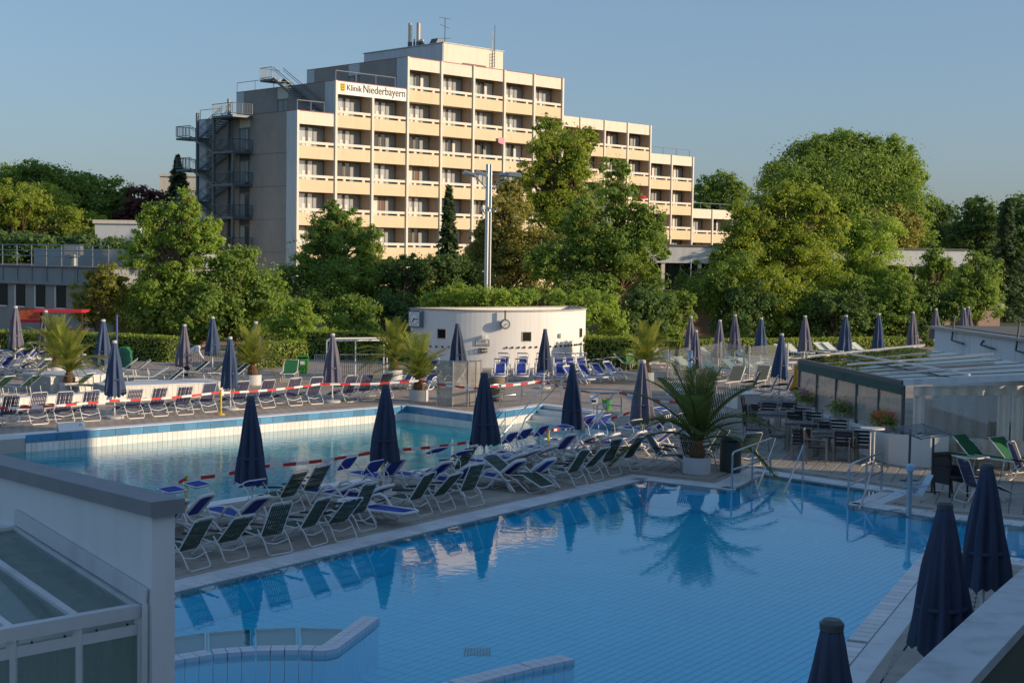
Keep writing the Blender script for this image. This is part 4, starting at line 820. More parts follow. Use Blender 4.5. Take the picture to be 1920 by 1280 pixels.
# clocks
def clock(label, px, py, size, square, hour, minute, out):
    l, a = local_on(px, zof(py), out); w_ = Vector((RC.x, RC.y, 0))+l; t = thing('wall_clock', label, 'clock', w_, a)
    if square: ob('case', bx((-size/2-.06, -.0, -size/2-.06), (size/2+.06, .22, size/2+.06)), mat('clock_case', (.10, .15, .20), .5), t); ob('dial', bx((-size/2, -.012, -size/2), (size/2, -.002, size/2)), M_sign, t)
    else:
        o = ob('case', MB().lathe([(size/2+.05, 0), (size/2+.05, .16)], 28), M_darks, t, (0, .16, 0)); o.rotation_euler = (R(90), 0, 0); o = ob('dial', MB().lathe([(size/2, .0), (size/2, .008)], 28), M_sign, t, (0, -.0, 0)); o.rotation_euler = (R(90), 0, 0); ob('bracket', bx((-.03, .05, size/2), (.03, .12, size/2+.45)), M_darks, t)
    for k in range(12):
        an = k*math.pi/6; r0, r1 = size*.36, size*.46; g = MB(); g.bar((r0*math.sin(an), -.016, r0*math.cos(an)), (r1*math.sin(an), -.016, r1*math.cos(an)), .012 if square else .02, size*.05); ob('hour_mark', g, M_blk, t)
    for an, ln, wd in ((math.radians(hour*30+minute*.5), .26, .07), (math.radians(minute*6), .40, .05)):
        g = MB(); g.bar((-size*.08*math.sin(an), -.024, -size*.08*math.cos(an)), (size*ln*math.sin(an), -.024, size*ln*math.cos(an)), .014, size*wd); ob('hand', g, M_blk, t)
clock('large square wall clock in a blue case at the building corner', 791.5, 602, .66, True, 7, 15, .24)
clock('round wall clock hung by a bracket under the roof edge', 946, 607, .36, False, 7, 15, .30)
# notice board and ring emblem on the curved wall
l, a = local_on(908.5, zof(643), .012); t = thing('notice_sign', 'small framed text notice on the curved white wall', 'sign', Vector((RC.x, RC.y, 0))+l, a)
ob('board', bx((-.31, 0, -.15), (.31, .03, .15)), M_sign, t); ob('frame', MB().box2((-.32, -.01, .13), (.32, 0, .15)).box2((-.32, -.01, -.15), (.32, 0, -.13)).box2((-.32, -.01, -.13), (-.30, 0, .13)).box2((.30, -.01, -.13), (.32, 0, .13)), M_blk, t)
me = textmesh('Frischluft', .11, .004); o = mobj('lettering', me, M_blk, t, (-.26, -.006, .03)); o.rotation_euler = (R(90), 0, 0)
for z in (-.03, -.09): ob('text_line', bx((-.26, -.008, z-.012), (.24, -.002, z+.012)), M_blk, t)
l, a = local_on(909, zof(657), .03); t = thing('shower_head_bracket', 'dark bracket with three rings below the notice', 'bracket', Vector((RC.x, RC.y, 0))+l, a)
ob('plate', MB().box2((-.22, -.08, .07), (.22, -.0, .10)).box2((-.22, -.08, -.10), (.22, -.0, -.07)), M_darks, t)
for x in (-.14, 0, .14):
    o = ob('ring', MB().tube([(.07*math.cos(q*math.pi/5), -.05, .07*math.sin(q*math.pi/5)) for q in range(10)], .014, 5, True), M_blk, t, (x, 0, 0))
# lamp mast
bm_ = D(914, 600, 80.5); bm_.z = 0; topz = D(917, 308, 80.5).z
t = thing('flood_light_mast', 'tall twin steel mast with four flat lamp heads behind the round building', 'lamp mast', bm_)
for dx in (-.09, .09): ob('pole', MB().tube([(dx, 0, 0), (dx, 0, topz)], .12 if dx < 0 else .075, 12), M_steel, t)
for x, y, tilt, l in ((-1.15, 0, .30, .75), (-.45, -.5, .28, .75), (.85, .3, -.10, .72), (1.40, -.1, .12, .75)):
    h = ob('lamp_head', MB().add([(-l/2, -.2, 0), (l/2, -.2, 0), (l/2, .2, 0), (-l/2, .2, 0), (-l/2*.8, -.16, .17), (l/2*.8, -.16, .17), (l/2*.8, .16, .17), (-l/2*.8, .16, .17)], [(3, 2, 1, 0), (4, 5, 6, 7), (0, 1, 5, 4), (1, 2, 6, 5), (2, 3, 7, 6), (3, 0, 4, 7)]), mat('lamp_head_grey', (.30, .32, .36), .4, metal=.3), t, (x, y, topz-.62)); h.rotation_euler = (.22, tilt, 0)
for a_, b_ in (((0, 0, topz-.55), (-1.35, 0, topz-.5)), ((0, 0, topz-.55), (1.5, 0, topz-.62)), ((0, 0, topz-1.5), (-.8, 0, topz-.65)), ((0, 0, topz-1.5), (.7, 0, topz-.66)), ((0, 0, topz-1.5), (1.1, 0, topz-.68))): ob('arm', MB().tube([a_, b_], .035, 5), M_steel, t)
mb = MB()
for dx in (-.3, 0, .3): mb.lathe([(.12, 0), (.12, .12)], 10, (dx, 0, topz-2.6)); mb.lathe([(.05, 0), (.07, .2)], 8, (dx*1.4, -.12, topz-2.55))
ob('collar', mb, M_steel, t)
# --- near left white wall with slate coping and lean-to conservatory
M_slate = mat('coping_slate', (.26, .27, .29), .6, var=.2, vscale=3)
M_alu = mat('aluminium_white', (.74, .76, .78), .4, metal=.25, var=.08, vscale=3, dirt=.25)
M_cg = glass('conservatory_glass', (.62, .76, .72), .03, .4, (.30, .38, .36))
wd_ = wF.copy(); A0 = D(285, 938, 13.2); wtop = A0.z
nw = thing('white_wall', 'shaded white rendered wall with dark coping at the near left', 'wall', (A0.x, A0.y, 0))
e2 = uF*.24
body = [Vector((0, 0, 0)), wd_*9, wd_*9+e2, e2]
ob('render', MB().prism(flat(body), -.0, wtop-.14), mat('render_white', (.78, .80, .82), .8, var=.05, vscale=1.2, bump=.15, bscale=60, dirt=.10), nw); ob('coping', MB().prism(flat([-uF*.06-wd_*.08, wd_*9-uF*.06, wd_*9+e2+uF*.06, e2+uF*.06-wd_*.08]), wtop-.138, wtop), M_slate, nw)
def onw(px, py, off=0.0):
    q = onplane(px, py, A0-uF*off, wd_); return q
cons = thing('conservatory', 'aluminium framed glass lean-to with pitched roof against the white wall', 'conservatory', (A0.x, A0.y, 0)); CB = Vector((A0.x, A0.y, 0))
Pk, Ev = onw(28, 992, .03)-CB, onw(262, 1143, .03)-CB
Lt = Pk+(Pk-Ev)*.9; Lt.z = Ev.z+.1
gz = Vector((0, 0, -Ev.z))
def frame(a, b, w=.07, h=.07, nm='frame_bar'): return ob(nm, MB().bar(a, b, w, h), M_alu, cons)
run = -uF                                           # the lean-to comes towards the viewer
step = .62
for k in range(7):
    o = run*(step*k); frame(Pk+o, Ev+o, .075, .09); frame(Ev+o, Ev+o+gz, .08, .08); frame(Lt+o, Pk+o, .075, .09)
    if k < 6:
        o2v = run*(step*(k+1)); frame(Ev+o, Ev+o2v, .10, .12, 'eave_bar'); frame(Pk+o, Pk+o2v, .08, .08, 'ridge_bar'); fl = Vector((0, 0, -.17)); frame(Ev+o+fl, Ev+o2v+fl, .05, .10)
        for q in range(2):
            s_ = Ev+o+(o2v-o)*((q+.5)/2)+Vector((0, 0, -.10))-uF.cross(Vector((0, 0, 1)))*0; ob('rivet', MB().lathe([(.012, 0), (.012, .012)], 6), M_blk, cons, s_-wd_*.055).rotation_euler = (R(90), 0, math.atan2(wd_.y, wd_.x)+R(90))
        i = o+(o2v-o)*.05; j = o+(o2v-o)*.95; dz = Vector((0, 0, -.01))
        ob('roof_pane', MB().sheet([Pk+i+dz, Ev+i+dz, Ev+j+dz, Pk+j+dz], .02), M_cg, cons); ob('side_pane', MB().sheet([Ev+i+Vector((0, 0, -.2)), Ev+i+gz, Ev+j+gz, Ev+j+Vector((0, 0, -.2))], .02), M_cg, cons); ob('roof_pane', MB().sheet([Lt+i+dz, Pk+i+dz, Pk+j+dz, Lt+j+dz], .02), M_cg, cons)
ob('wall_flashing', MB().bar(Pk+Vector((0, 0, .14)), Ev+Vector((0, 0, .14))-wd_*.12, .02, .16), M_wgrey, cons); frame(Ev-wd_*.1+Vector((0, 0, .08)), Ev-wd_*.1+gz, .05, .05)
# pale tiled floor inside the glasshouse
ob('floor', MB().prism(flat([Ev*1, Ev+run*3.7, Lt+run*3.7, Lt]), 0, .02), M_white, cons)
# --- parapet wall in the bottom right corner
M_marble = mat('coping_stone_blue_grey', (.56, .60, .63), .55, var=.14, vscale=1.6, dirt=.35)
pz = 1.75; q1, q2, q3 = P(1640, 1316, pz), P(1868, 1108, pz), P(2010, 985, pz); dd = (q2-q1).normalized(); nn = Vector((dd.y, -dd.x, 0))
pw = thing('parapet_wall', 'terrace parapet with blue grey stone coping in the bottom right corner', 'wall', (q1.x, q1.y, 0)); wd2 = .52
for a_, b_ in ((q1-q1, q2-q1), (q2-q1+dd*.015, q3-q1)):
    a_ = Vector(a_); b_ = Vector(b_); a_.z = b_.z = 0; ob('coping_slab', MB().prism(flat([a_, b_-dd*.0, b_+nn*wd2, a_+nn*wd2]), pz-.10, pz), M_marble, pw)
a_ = Vector((0, 0, 0)); b_ = q3-q1; b_.z = 0; ob('wall', MB().prism(flat([a_+nn*.06, b_+nn*.06, b_+nn*(wd2-.06), a_+nn*(wd2-.06)]), 0, pz-.101), mat('wall_shade_olive', (.13, .15, .12), .9), pw)
ob('inner_floor', MB().prism(flat([a_+nn*wd2, b_+nn*wd2, b_+nn*4, a_+nn*4]), .0, .5), mat('wall_shade_olive', (.13, .15, .12), .9), pw)  # dark olive puts the shadow inside the wall into the floor colour
# --- restaurant terrace: pergola with glass roof, curtains, low curved wall, house behind
M_green = mat('awning_green', (.015, .09, .075), .6); M_curt = mat('curtain_canvas', (.80, .74, .64), .8, var=.1, vscale=4); M_pvc = glass('clear_pvc', (.80, .78, .74), .12, .34, (.70, .65, .58)); M_rg = glass('roof_glass', (.22, .27, .29), .02, .10, (.10, .12, .13))
EV = 2.08
K0 = P(1690, 868); kz = D(1690, 745, K0.y)                       # near corner of the terrace
far = P(1497, 800); K1 = Vector((far.x, far.y, 0))
rdir = (P(1920, 884)-P(1700, 872)); rdir.z = 0; rdir.normalize(); ldir = (K1-K0); ldir.z = 0; LL = ldir.length; ldir.normalize()
pg = thing('terrace_pergola', 'restaurant terrace with glass roof, green awning valance and canvas curtains', 'pergola', (K0.x, K0.y, 0))
H0 = Vector((0, 0, EV)); RW = 9.0; back = Vector((0, 0, .75))
cn = [H0, H0+ldir*LL, D(1712, 654, 46.0)-K0, D(2060, 703, 35.2)-K0]
for k in range(6):
    p_ = ldir*(LL*k/5); ob('post', MB().tube([p_+Vector((0, 0, 0)), p_+H0], .05, 8), M_darks, pg)
n = 9
for k in range(n+1):
    f = k/n; a_ = cn[0].lerp(cn[1], f); b_ = cn[3].lerp(cn[2], f); ob('rafter', MB().bar(a_, b_, .06, .09), M_darks if k else M_alu, pg)
    if k < n:
        f2 = (k+1)/n; c_, d_ = cn[0].lerp(cn[1], f2), cn[3].lerp(cn[2], f2); e_ = (f2-f)*.06; ob('roof_pane', MB().sheet([a_.lerp(c_, .1)+Vector((0, 0, .05)), b_.lerp(d_, .1)+Vector((0, 0, .05)), b_.lerp(d_, .9)+Vector((0, 0, .05)), a_.lerp(c_, .9)+Vector((0, 0, .05))], .015), M_rg, pg)
for f in (.12, .5, .92): ob('roof_track', MB().bar(cn[0].lerp(cn[1], f)+Vector((0, 0, .18)), cn[3].lerp(cn[2], f)+Vector((0, 0, .18)), .05, .05), M_alu, pg)
ob('roof_track', MB().bar(cn[0].lerp(cn[3], .35)+Vector((0, 0, .14)), cn[1].lerp(cn[2], .35)+Vector((0, 0, .14)), .06, .05), M_alu, pg)
ob('eave_beam', MB().bar(cn[0], cn[1], .14, .12), M_darks, pg); ob('gutter', MB().bar(cn[0]+Vector((0, 0, .02)), cn[3]+Vector((0, 0, .02)), .10, .16), M_alu, pg)
for f0, f1 in ((.0, .5), (.505, 1)):
    a_, b_ = cn[0].lerp(cn[1], f0), cn[0].lerp(cn[1], f1); n_ = Vector((-ldir.y, ldir.x, 0))*.06; ob('valance', MB().sheet([a_+n_+Vector((0, 0, -.05)), a_+n_+Vector((0, 0, -.30)), b_+n_+Vector((0, 0, -.30)), b_+n_+Vector((0, 0, -.05))], .02), M_green, pg)
for k in range(5):                                    # clear sheets between the posts
    a_, b_ = ldir*(LL*(k+.04)/5), ldir*(LL*(k+.96)/5); n_ = Vector((ldir.y, -ldir.x, 0))*.0; ob('clear_sheet', MB().sheet([a_+Vector((0, 0, .75)), b_+Vector((0, 0, .75)), b_+Vector((0, 0, EV-.1)), a_+Vector((0, 0, EV-.1))], .008), M_pvc, pg)
def wavy(a_, b_, z0, z1, amp, waves, m, nm, par):
    N_ = int(waves*6); mb = MB(); d_ = (b_-a_); nrm = Vector((d_.y, -d_.x, 0)).normalized(); vs = []
    for i in range(N_+1):
        f = i/N_; o_ = nrm*(amp*math.sin(f*waves*2*math.pi)+amp*.4*math.sin(f*waves*4.7)); q = a_+d_*f+o_; vs += [(q.x, q.y, z0(f) if callable(z0) else z0), (q.x-o_.x*.3, q.y-o_.y*.3, z1(f) if callable(z1) else z1)]
    mb.add(vs, [(2*i, 2*i+2, 2*i+3, 2*i+1) for i in range(N_)]); return ob(nm, mb, m, par, smooth=True)
et = lambda x: EV+.45*x/RW-.09
for k in range(3):                                     # curtain bays towards the right
    a_, b_ = rdir*(.25+2.4*k), rdir*(.25+2.4*(k+1)-.04); x0 = .25+2.4*k
    wavy(a_, b_, lambda f: et(x0+2.4*f)-.24, lambda f: et(x0+2.4*f), .06, 6, M_curt, 'curtain_top', pg); wavy(a_, b_, .03, .74, .07, 7, M_curt, 'curtain_hem', pg)
    wavy(a_, a_+rdir*.3, .73, lambda f: et(x0)-.23, .03, 2, M_curt, 'curtain_edge', pg); wavy(b_-rdir*.3, b_, .73, lambda f: et(x0+2.4)-.23, .03, 2, M_curt, 'curtain_edge', pg)
    wavy(a_+rdir*.28, b_-rdir*.28, .73, lambda f: et(x0+2.4*f)-.23, .05, 5, M_pvc, 'clear_sheet', pg)
# brown block added inside, standing in for the furniture's shadows
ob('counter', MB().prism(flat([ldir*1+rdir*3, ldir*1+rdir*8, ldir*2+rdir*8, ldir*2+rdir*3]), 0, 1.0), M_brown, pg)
lw = thing('low_curved_wall', 'low white garden wall sweeping round the terrace corner', 'wall', (K0.x, K0.y, 0)); nl = Vector((-ldir.y, ldir.x, 0))
if nl.dot(-rdir) < 0: nl = -nl
path = [rdir*1.15+nl*.15-ldir*.35, rdir*.75+nl*.25-ldir*.45, rdir*.3+nl*.35-ldir*.35, nl*.40-ldir*.1, nl*.38+ldir*.4]+[nl*.36+ldir*(LL*f) for f in (.3, .6, 1.02)]
hs_ = [.72, .74, .76, .80, .80, .72, .62, .5]
mb = MB()
for i in range(len(path)-1):
    a_, b_ = path[i], path[i+1]; n_ = Vector((-(b_-a_).y, (b_-a_).x, 0)).normalized()*.22; n2_ = n_; h1, h2 = .82-.02*i, .82-.02*(i+1)
    mb.add([a_, b_, b_-n_, a_-n_]+[v+Vector((0, 0, h)) for v, h in ((a_, h1), (b_, h2), (b_-n_, h2), (a_-n_, h1))], [(3, 2, 1, 0), (4, 5, 6, 7), (0, 1, 5, 4), (1, 2, 6, 5), (2, 3, 7, 6), (3, 0, 4, 7)])
ob('wall', mb, M_plast, lw)
# flower boxes on the low wall
FLW = [leafmat('petal_red', (.45, .03, .05), (.7, .15, .2)), leafmat('petal_purple', (.10, .04, .22), (.25, .12, .45))]
for k, (f, mi, lab) in enumerate(((.10, 0, 'flower box with pink and red flowers at the wall end'), (.48, 1, 'flower box with dark purple flowers in the middle of the low wall'), (.86, 1, 'flower box with violet flowers at the far end of the low wall'))):
    p_ = K0+nl*.22+ldir*(LL*f); t = thing('flower_box', lab, 'flower box', (p_.x, p_.y, .78), math.atan2(ldir.y, ldir.x), 'flower boxes on the terrace wall')
    ob('box', bx((-.45, -.10, 0), (.45, .10, .16)), M_brown, t)
    C_ = RNG.normal(size=(900, 3))*np.array([.26, .10, .09])+np.array([0, 0, .27]); mobj('foliage', leafmesh('foliage', C_, RNG.normal(size=(900, 3))+np.array([0, 0, .5]), .06, LEAF['mid']), None, t)
    C_ = RNG.normal(size=(160, 3))*np.array([.26, .12, .08])+np.array([0, 0, .34]); mobj('blossom', leafmesh('blossom', C_, RNG.normal(size=(160, 3))+np.array([0, -.5, .5]), .06, FLW[mi]), None, t)
# white house with parapet behind the pergola
hA = D(1752, 640, 52); hB = D(2010, 700, 41); hz = EYE-(D(1752, 640, 52)-D(1752, 640, 52)).z
hd = Vector((hB.x-hA.x, hB.y-hA.y, 0)); hl = hd.length; hrz = math.atan2(hd.y, hd.x); ztop = D(1752, 613, 52).z
hs2 = thing('restaurant_house', 'white flat roofed restaurant house with parapet at the right edge', 'building', (hA.x, hA.y, 0), hrz)
ob('wall', bx((0, 0, 0), (hl+6, 9, ztop-.05)), M_wgrey, hs2); ob('roof_edge', bx((-.15, -.15, ztop-.05), (hl+6.1, 9.1, ztop+.04)), M_galv, hs2); ob('roof', bx((.25, .25, ztop+.04), (hl+5.8, 8.7, ztop+.07)), M_roof, hs2)
ob('ledge', bx((-.6, -.5, ztop-1.12), (hl+6, -.002, ztop-1.0)), M_para, hs2)
for x in (2.0, 4.6, 7.4): o = ob('bracket_lamp', MB().tube([(x, -.03, ztop+.5 if x != 4.6 else ztop-.2), (x, -.12, ztop-.36), (x+1.1, -.12, ztop-.42)], .035, 6), M_darks, hs2)
q = hs2.matrix_basis @ Vector((9.2, 2.2, ztop)); t = thing('roof_extractor', 'round metal extractor cowl on the restaurant roof', 'vent', (q.x, q.y, ztop+.06)); ob('drum', MB().lathe([(.55, 0), (.62, .25), (.62, .5)], 20), M_darks, t); ob('cowl', MB().lathe([(.66, .5), (.42, .85), (.40, .95), (.12, 1.0)], 20), M_galv, t)
# ================================================================== PARASOLS
M_navy = mat('parasol_navy', (.045, .062, .112), .85, var=.15, vscale=3); M_blueu = mat('parasol_blue', (.058, .090, .165), .85, var=.15, vscale=3); M_lav = mat('parasol_faded', (.15, .145, .19), .85, var=.2, vscale=3)
M_wtube = mat('white_tube', (.74, .74, .72), .35, var=.04); M_conc = mat('parasol_foot', (.55, .54, .51), .8, var=.15, vscale=5)
def parasol_proto(m, seed, hem=.74, H_=2.45, rmax=.30):
    rd = random.Random(seed); t = thing('closed_parasol', 'x', 'parasol'); n = 64; rows = 14; vs = []; fs = []; ph = [rd.uniform(0, 6.28) for _ in range(4)]; ragged = [rd.uniform(-.05, .05) for _ in range(9)]
    for i in range(rows+1):
        f = i/rows; z = H_-.07-(H_-.07-hem)*f; r = .075+(rmax-.075)*f**.9*(1 if f < .9 else 1-.5*(f-.9))
        for j in range(n):
            a = 2*math.pi*j/n; fold = math.cos(8*a+ph[0]+.25*math.sin(3*f+ph[1]))*.18+math.cos(16*a+ph[2]+1.2*f)*.085+math.cos(3*a+ph[3])*.06+.05*math.sin(5*a+9*f+ph[1])
            rr_ = r*(1+fold*min(1, f*2.2+.15)); zz = z+(ragged[j*8//n]+.03*math.cos(16*a+ph[2]))*(max(0, f-.85)/.15)
            vs.append((rr_*math.cos(a), rr_*math.sin(a), zz))
    for i in range(rows):
        for j in range(n): fs.append((i*n+j, (i+1)*n+j, (i+1)*n+(j+1) % n, i*n+(j+1) % n))
    fs.append(tuple(range(n)))
    ob('canopy', MB().add(vs, fs), m, t, smooth=True); ob('tie_strap', MB().lathe([(.255*rmax/.30, 1.20), (.262*rmax/.30, 1.225), (.25*rmax/.30, 1.25)], 20), m, t); ob('cap', MB().lathe([(.082, H_-.085), (.085, H_-.03), (.06, H_)], 14), M_darks if m is M_navy else M_conc, t)
    ob('pole', MB().tube([(0, 0, .05), (0, 0, H_-.1)], .024, 8), M_wtube, t); ob('base', MB().lathe([(.30, 0), (.31, .05), (.28, .075), (.05, .085), (.045, .22), (.03, .22)], 22), M_conc, t); return Proto(t)
UP = dict(n1=parasol_proto(M_navy, 1), n2=parasol_proto(M_navy, 2), b=parasol_proto(M_blueu, 3), l=parasol_proto(M_lav, 4), l2=parasol_proto(M_lav, 9), b2=parasol_proto(M_blueu, 12))
def umb(kind, tx, ty, by, lab, grp, bx_=None):
    p = P(bx_ if bx_ is not None else tx-(by-ty)*.015, by); s = (FPX/p.y)*1.0; h = (by-ty)/s; UP[kind].place((p.x, p.y, 0), random.uniform(0, 6), lab, grp, (h/2.45*random.uniform(.9, 1.12), h/2.45*random.uniform(.9, 1.12), h/2.45)).rotation_euler[0] = random.uniform(-.025, .025)
G1 = 'navy parasols on the deck between the pools'; G2 = 'parasols on the sunny far deck'; G3 = 'parasols on the right lawn terrace'; G4 = 'parasols in the right foreground'
for k, (kd, tx, ty, by, lab) in enumerate((('n1', 477, 738, 974, 'navy closed parasol above the green chairs at the deck left end'), ('n2', 722, 717, 928, 'navy closed parasol left of the middle of the pool deck'), ('n1', 911, 696, 890, 'navy closed parasol at the middle of the pool deck'), ('n2', 1074, 680, 856, 'navy closed parasol before the pool steps'), ('l', 1206, 673, 842, 'half sunlit parasol next to the big palm'))): umb(kd, tx, ty, by, lab, G1)
for kd, tx, ty, by, lab in (('b', 217, 637, 784, 'blue closed parasol behind the tape near the left palm'), ('b2', 434, 630, 768, 'blue closed parasol next to the yellow post'), ('l', 625, 624, 754, 'faded closed parasol in front of the steel frame'),
        ('b', 195, 598, 718, 'blue closed parasol in front of the clipped hedge'), ('l', 345, 607, 720, 'lavender closed parasol beside the bending person'), ('b2', 400, 593, 698, 'tall blue closed parasol behind the bending person'), ('l2', 481, 602, 712, 'lavender closed parasol behind the middle left palm'), ('l2', 30, 573, 684, 'grey violet closed parasol at the far left among blue loungers'), ('l', 86, 581, 694, 'slim pinkish closed parasol behind the left palms'),
        ('n2', 860, 606, 722, 'navy closed parasol in front of the curved wall left of the notice'), ('n1', 1021, 616, 728, 'navy closed parasol in front of the curved wall below the square window')): umb(kd, tx, ty, by, lab, G2)
for k, (kd, tx, ty, by, lab) in enumerate((('l', 1293, 592, 690, 'slim violet parasol right behind the chrome post'), ('l2', 1304, 618, 724, 'violet parasol in front of the slim one by the chrome post'), ('l', 1347, 599, 698, 'lavender parasol behind the glass wind screen'), ('l2', 1379, 589, 684, 'purple parasol before the pavilion plinth'), ('b', 1427, 595, 692, 'blue parasol left of the terrace, behind the wind screen'), ('b2', 1462, 624, 744, 'large blue grey parasol nearest the terrace tables'), ('l', 1509, 591, 686, 'violet parasol above the far end of the glass roof'),
        ('b', 1584, 590, 686, 'dark blue parasol third from the white house'), ('b2', 1648, 587, 680, 'dark blue parasol second from the white house'), ('l2', 1712, 584, 676, 'grey parasol touching the white house parapet'), ('l', 1755, 578, 660, 'grey parasol behind the white house roof'), ('l2', 1806, 577, 660, 'left one of two crossing parasols behind the house roof'), ('l', 1814, 574, 656, 'right one of two crossing parasols behind the house roof'))): umb(kd, tx, ty, by, lab, G3)
for kd, tx, ty, z, lab in (('n1', 1560, 1160, 2.45, 'navy parasol cut off by the bottom edge'), ('n2', 1772, 940, 2.45, 'dark parasol leaning over the bottom right parapet'), ('n1', 1851, 868, 2.45, 'slate parasol behind the bottom right parapet')):
    p = P(tx, ty, z); UP[kd].place((p.x, p.y, 0), random.uniform(0, 6), lab, G4, (1.12, 1.12, 1.0))
y = thing('orange_parasol', 'small closed orange parasol at the terrace corner', 'parasol', P(1491, 752)); ob('canopy', MB().lathe([(.06, 1.35), (.08, 1.1), (.10, .75), (.20, .52), (.24, .42), (.16, .36)], 12), mat('orange_cloth', (.65, .30, .03), .8), y); ob('pole', MB().tube([(0, 0, 0), (0, 0, 1.4)], .02, 6), M_wtube, y)
# ================================================================== LOUNGERS AND CHAIRS
M_resin = mat('white_resin', (.76, .76, .75), .4, var=.04, vscale=5); M_bsling = mat('blue_sling', (.030, .060, .34), .75, var=.12, vscale=8); M_gstrap = mat('dark_green_strap', (.040, .070, .048), .6, var=.25, vscale=10); M_nstrap = mat('navy_strap', (.06, .065, .13), .65, var=.2, vscale=10); M_sstrap = mat('pale_strap', (.50, .48, .46), .65, var=.15, vscale=10)
M_arm = mat('dark_armrest', (.02, .022, .022), .5); M_pale = mat('pale_green_strap', (.60, .64, .54), .6, var=.08, vscale=6); M_gsl = mat('green_sling', (.02, .15, .055), .7, var=.15, vscale=8); M_teal = mat('teal_strap', (.14, .34, .36), .6)
def straps(mb, a, b, w, n, cross=4, wf=.72):
    a = Vector(a); b = Vector(b); up = (b-a).cross(Vector((1, 0, 0))).normalized()*.006
    for k in range(n):
        x = -w/2+w*(k+.5)/n; h = w/n*wf/2; mb.sheet([a+Vector((x-h, 0, 0)), a+Vector((x+h, 0, 0)), b+Vector((x+h, 0, 0)), b+Vector((x-h, 0, 0))], .006)
    for k in range(cross):
        f = (k+.5)/cross; c = a.lerp(b, f)+up; d = (b-a).normalized()*.016; mb.sheet([c+Vector((-w/2, 0, 0))-d, c+Vector((w/2, 0, 0))-d, c+Vector((w/2, 0, 0))+d, c+Vector((-w/2, 0, 0))+d], .006)
    return mb
def strap_chair(name, m, m2=None, arm=True, back=(.50, 1.00)):
    t = thing(name, 'x', 'folding chair'); bt = Vector((0, *back)); b0 = Vector((0, .08, .36))
    o = ob('backrest', straps(MB(), b0+(bt-b0)*.02, b0+(bt-b0)*.92, .52, 9), m, t)
    if m2: ob('pale_stripe', straps(MB(), b0+(bt-b0)*.05+Vector((0, -.012, .004)), b0+(bt-b0)*.9+Vector((0, -.012, .004)), .46, 5, 0, .5), m2, o)
    ob('seat', straps(MB(), (0, -.44, .41), (0, .08, .355), .52, 9), m, t)
    ob('footrest', straps(MB(), (0, -.92, .20), (0, -.45, .41), .50, 8), m, t)
    d = (bt-b0); ob('back_frame', MB().tube([b0+Vector((-.28, 0, 0)), b0+d*.93+Vector((-.28, 0, 0)), bt+Vector((-.24, 0, 0)), bt+Vector((.24, 0, 0)), b0+d*.93+Vector((.28, 0, 0)), b0+Vector((.28, 0, 0))], .0145, 6), M_wtube, t)
    ob('seat_frame', MB().tube([(-.28, .1, .36), (-.28, -.45, .41), (-.27, -.92, .2), (-.22, -.95, .19), (.22, -.95, .19), (.27, -.92, .2), (.28, -.45, .41), (.28, .1, .36)], .0145, 6), M_wtube, t)
    ob('leg', MB().tube([(-.30, .02, .50), (-.31, .22, .30), (-.31, .36, .06), (-.26, .385, .02), (.26, .385, .02), (.31, .36, .06), (.31, .22, .30), (.30, .02, .50)], .0145, 6), M_wtube, t)
    ob('leg', MB().tube([(-.29, .10, .42), (-.29, -.30, .28), (-.29, -.62, .05), (-.24, -.66, .02), (.24, -.66, .02), (.29, -.62, .05), (.29, -.30, .28), (.29, .10, .42)], .0145, 6), M_wtube, t)
    ob('stretcher', MB().tube([(-.30, .25, .27), (-.18, .24, .235), (0, .22, .20), (.18, .24, .235), (.30, .25, .27)], .012, 5), M_wtube, t)
    if arm:
        for s_ in (-1, 1): ob('armrest', MB().tube([(s_*.32, .20, .62), (s_*.325, -.10, .60), (s_*.32, -.34, .57)], [.02, .026, .02], 6), M_arm, t)
    return Proto(t)
SC_G = strap_chair('green_chair', M_gstrap); SC_V = [SC_G, strap_chair('green_chair', M_gstrap, back=(.60, .92)), strap_chair('green_chair', M_gstrap, back=(.42, 1.05))]; SC_N = strap_chair('navy_chair', M_nstrap, M_sstrap, back=(.40, 1.03)); SC_N2 = strap_chair('navy_chair', M_nstrap, back=(.36, 1.04)); SC_L = strap_chair('green_recliner', M_gstrap, arm=False, back=(.72, .72))
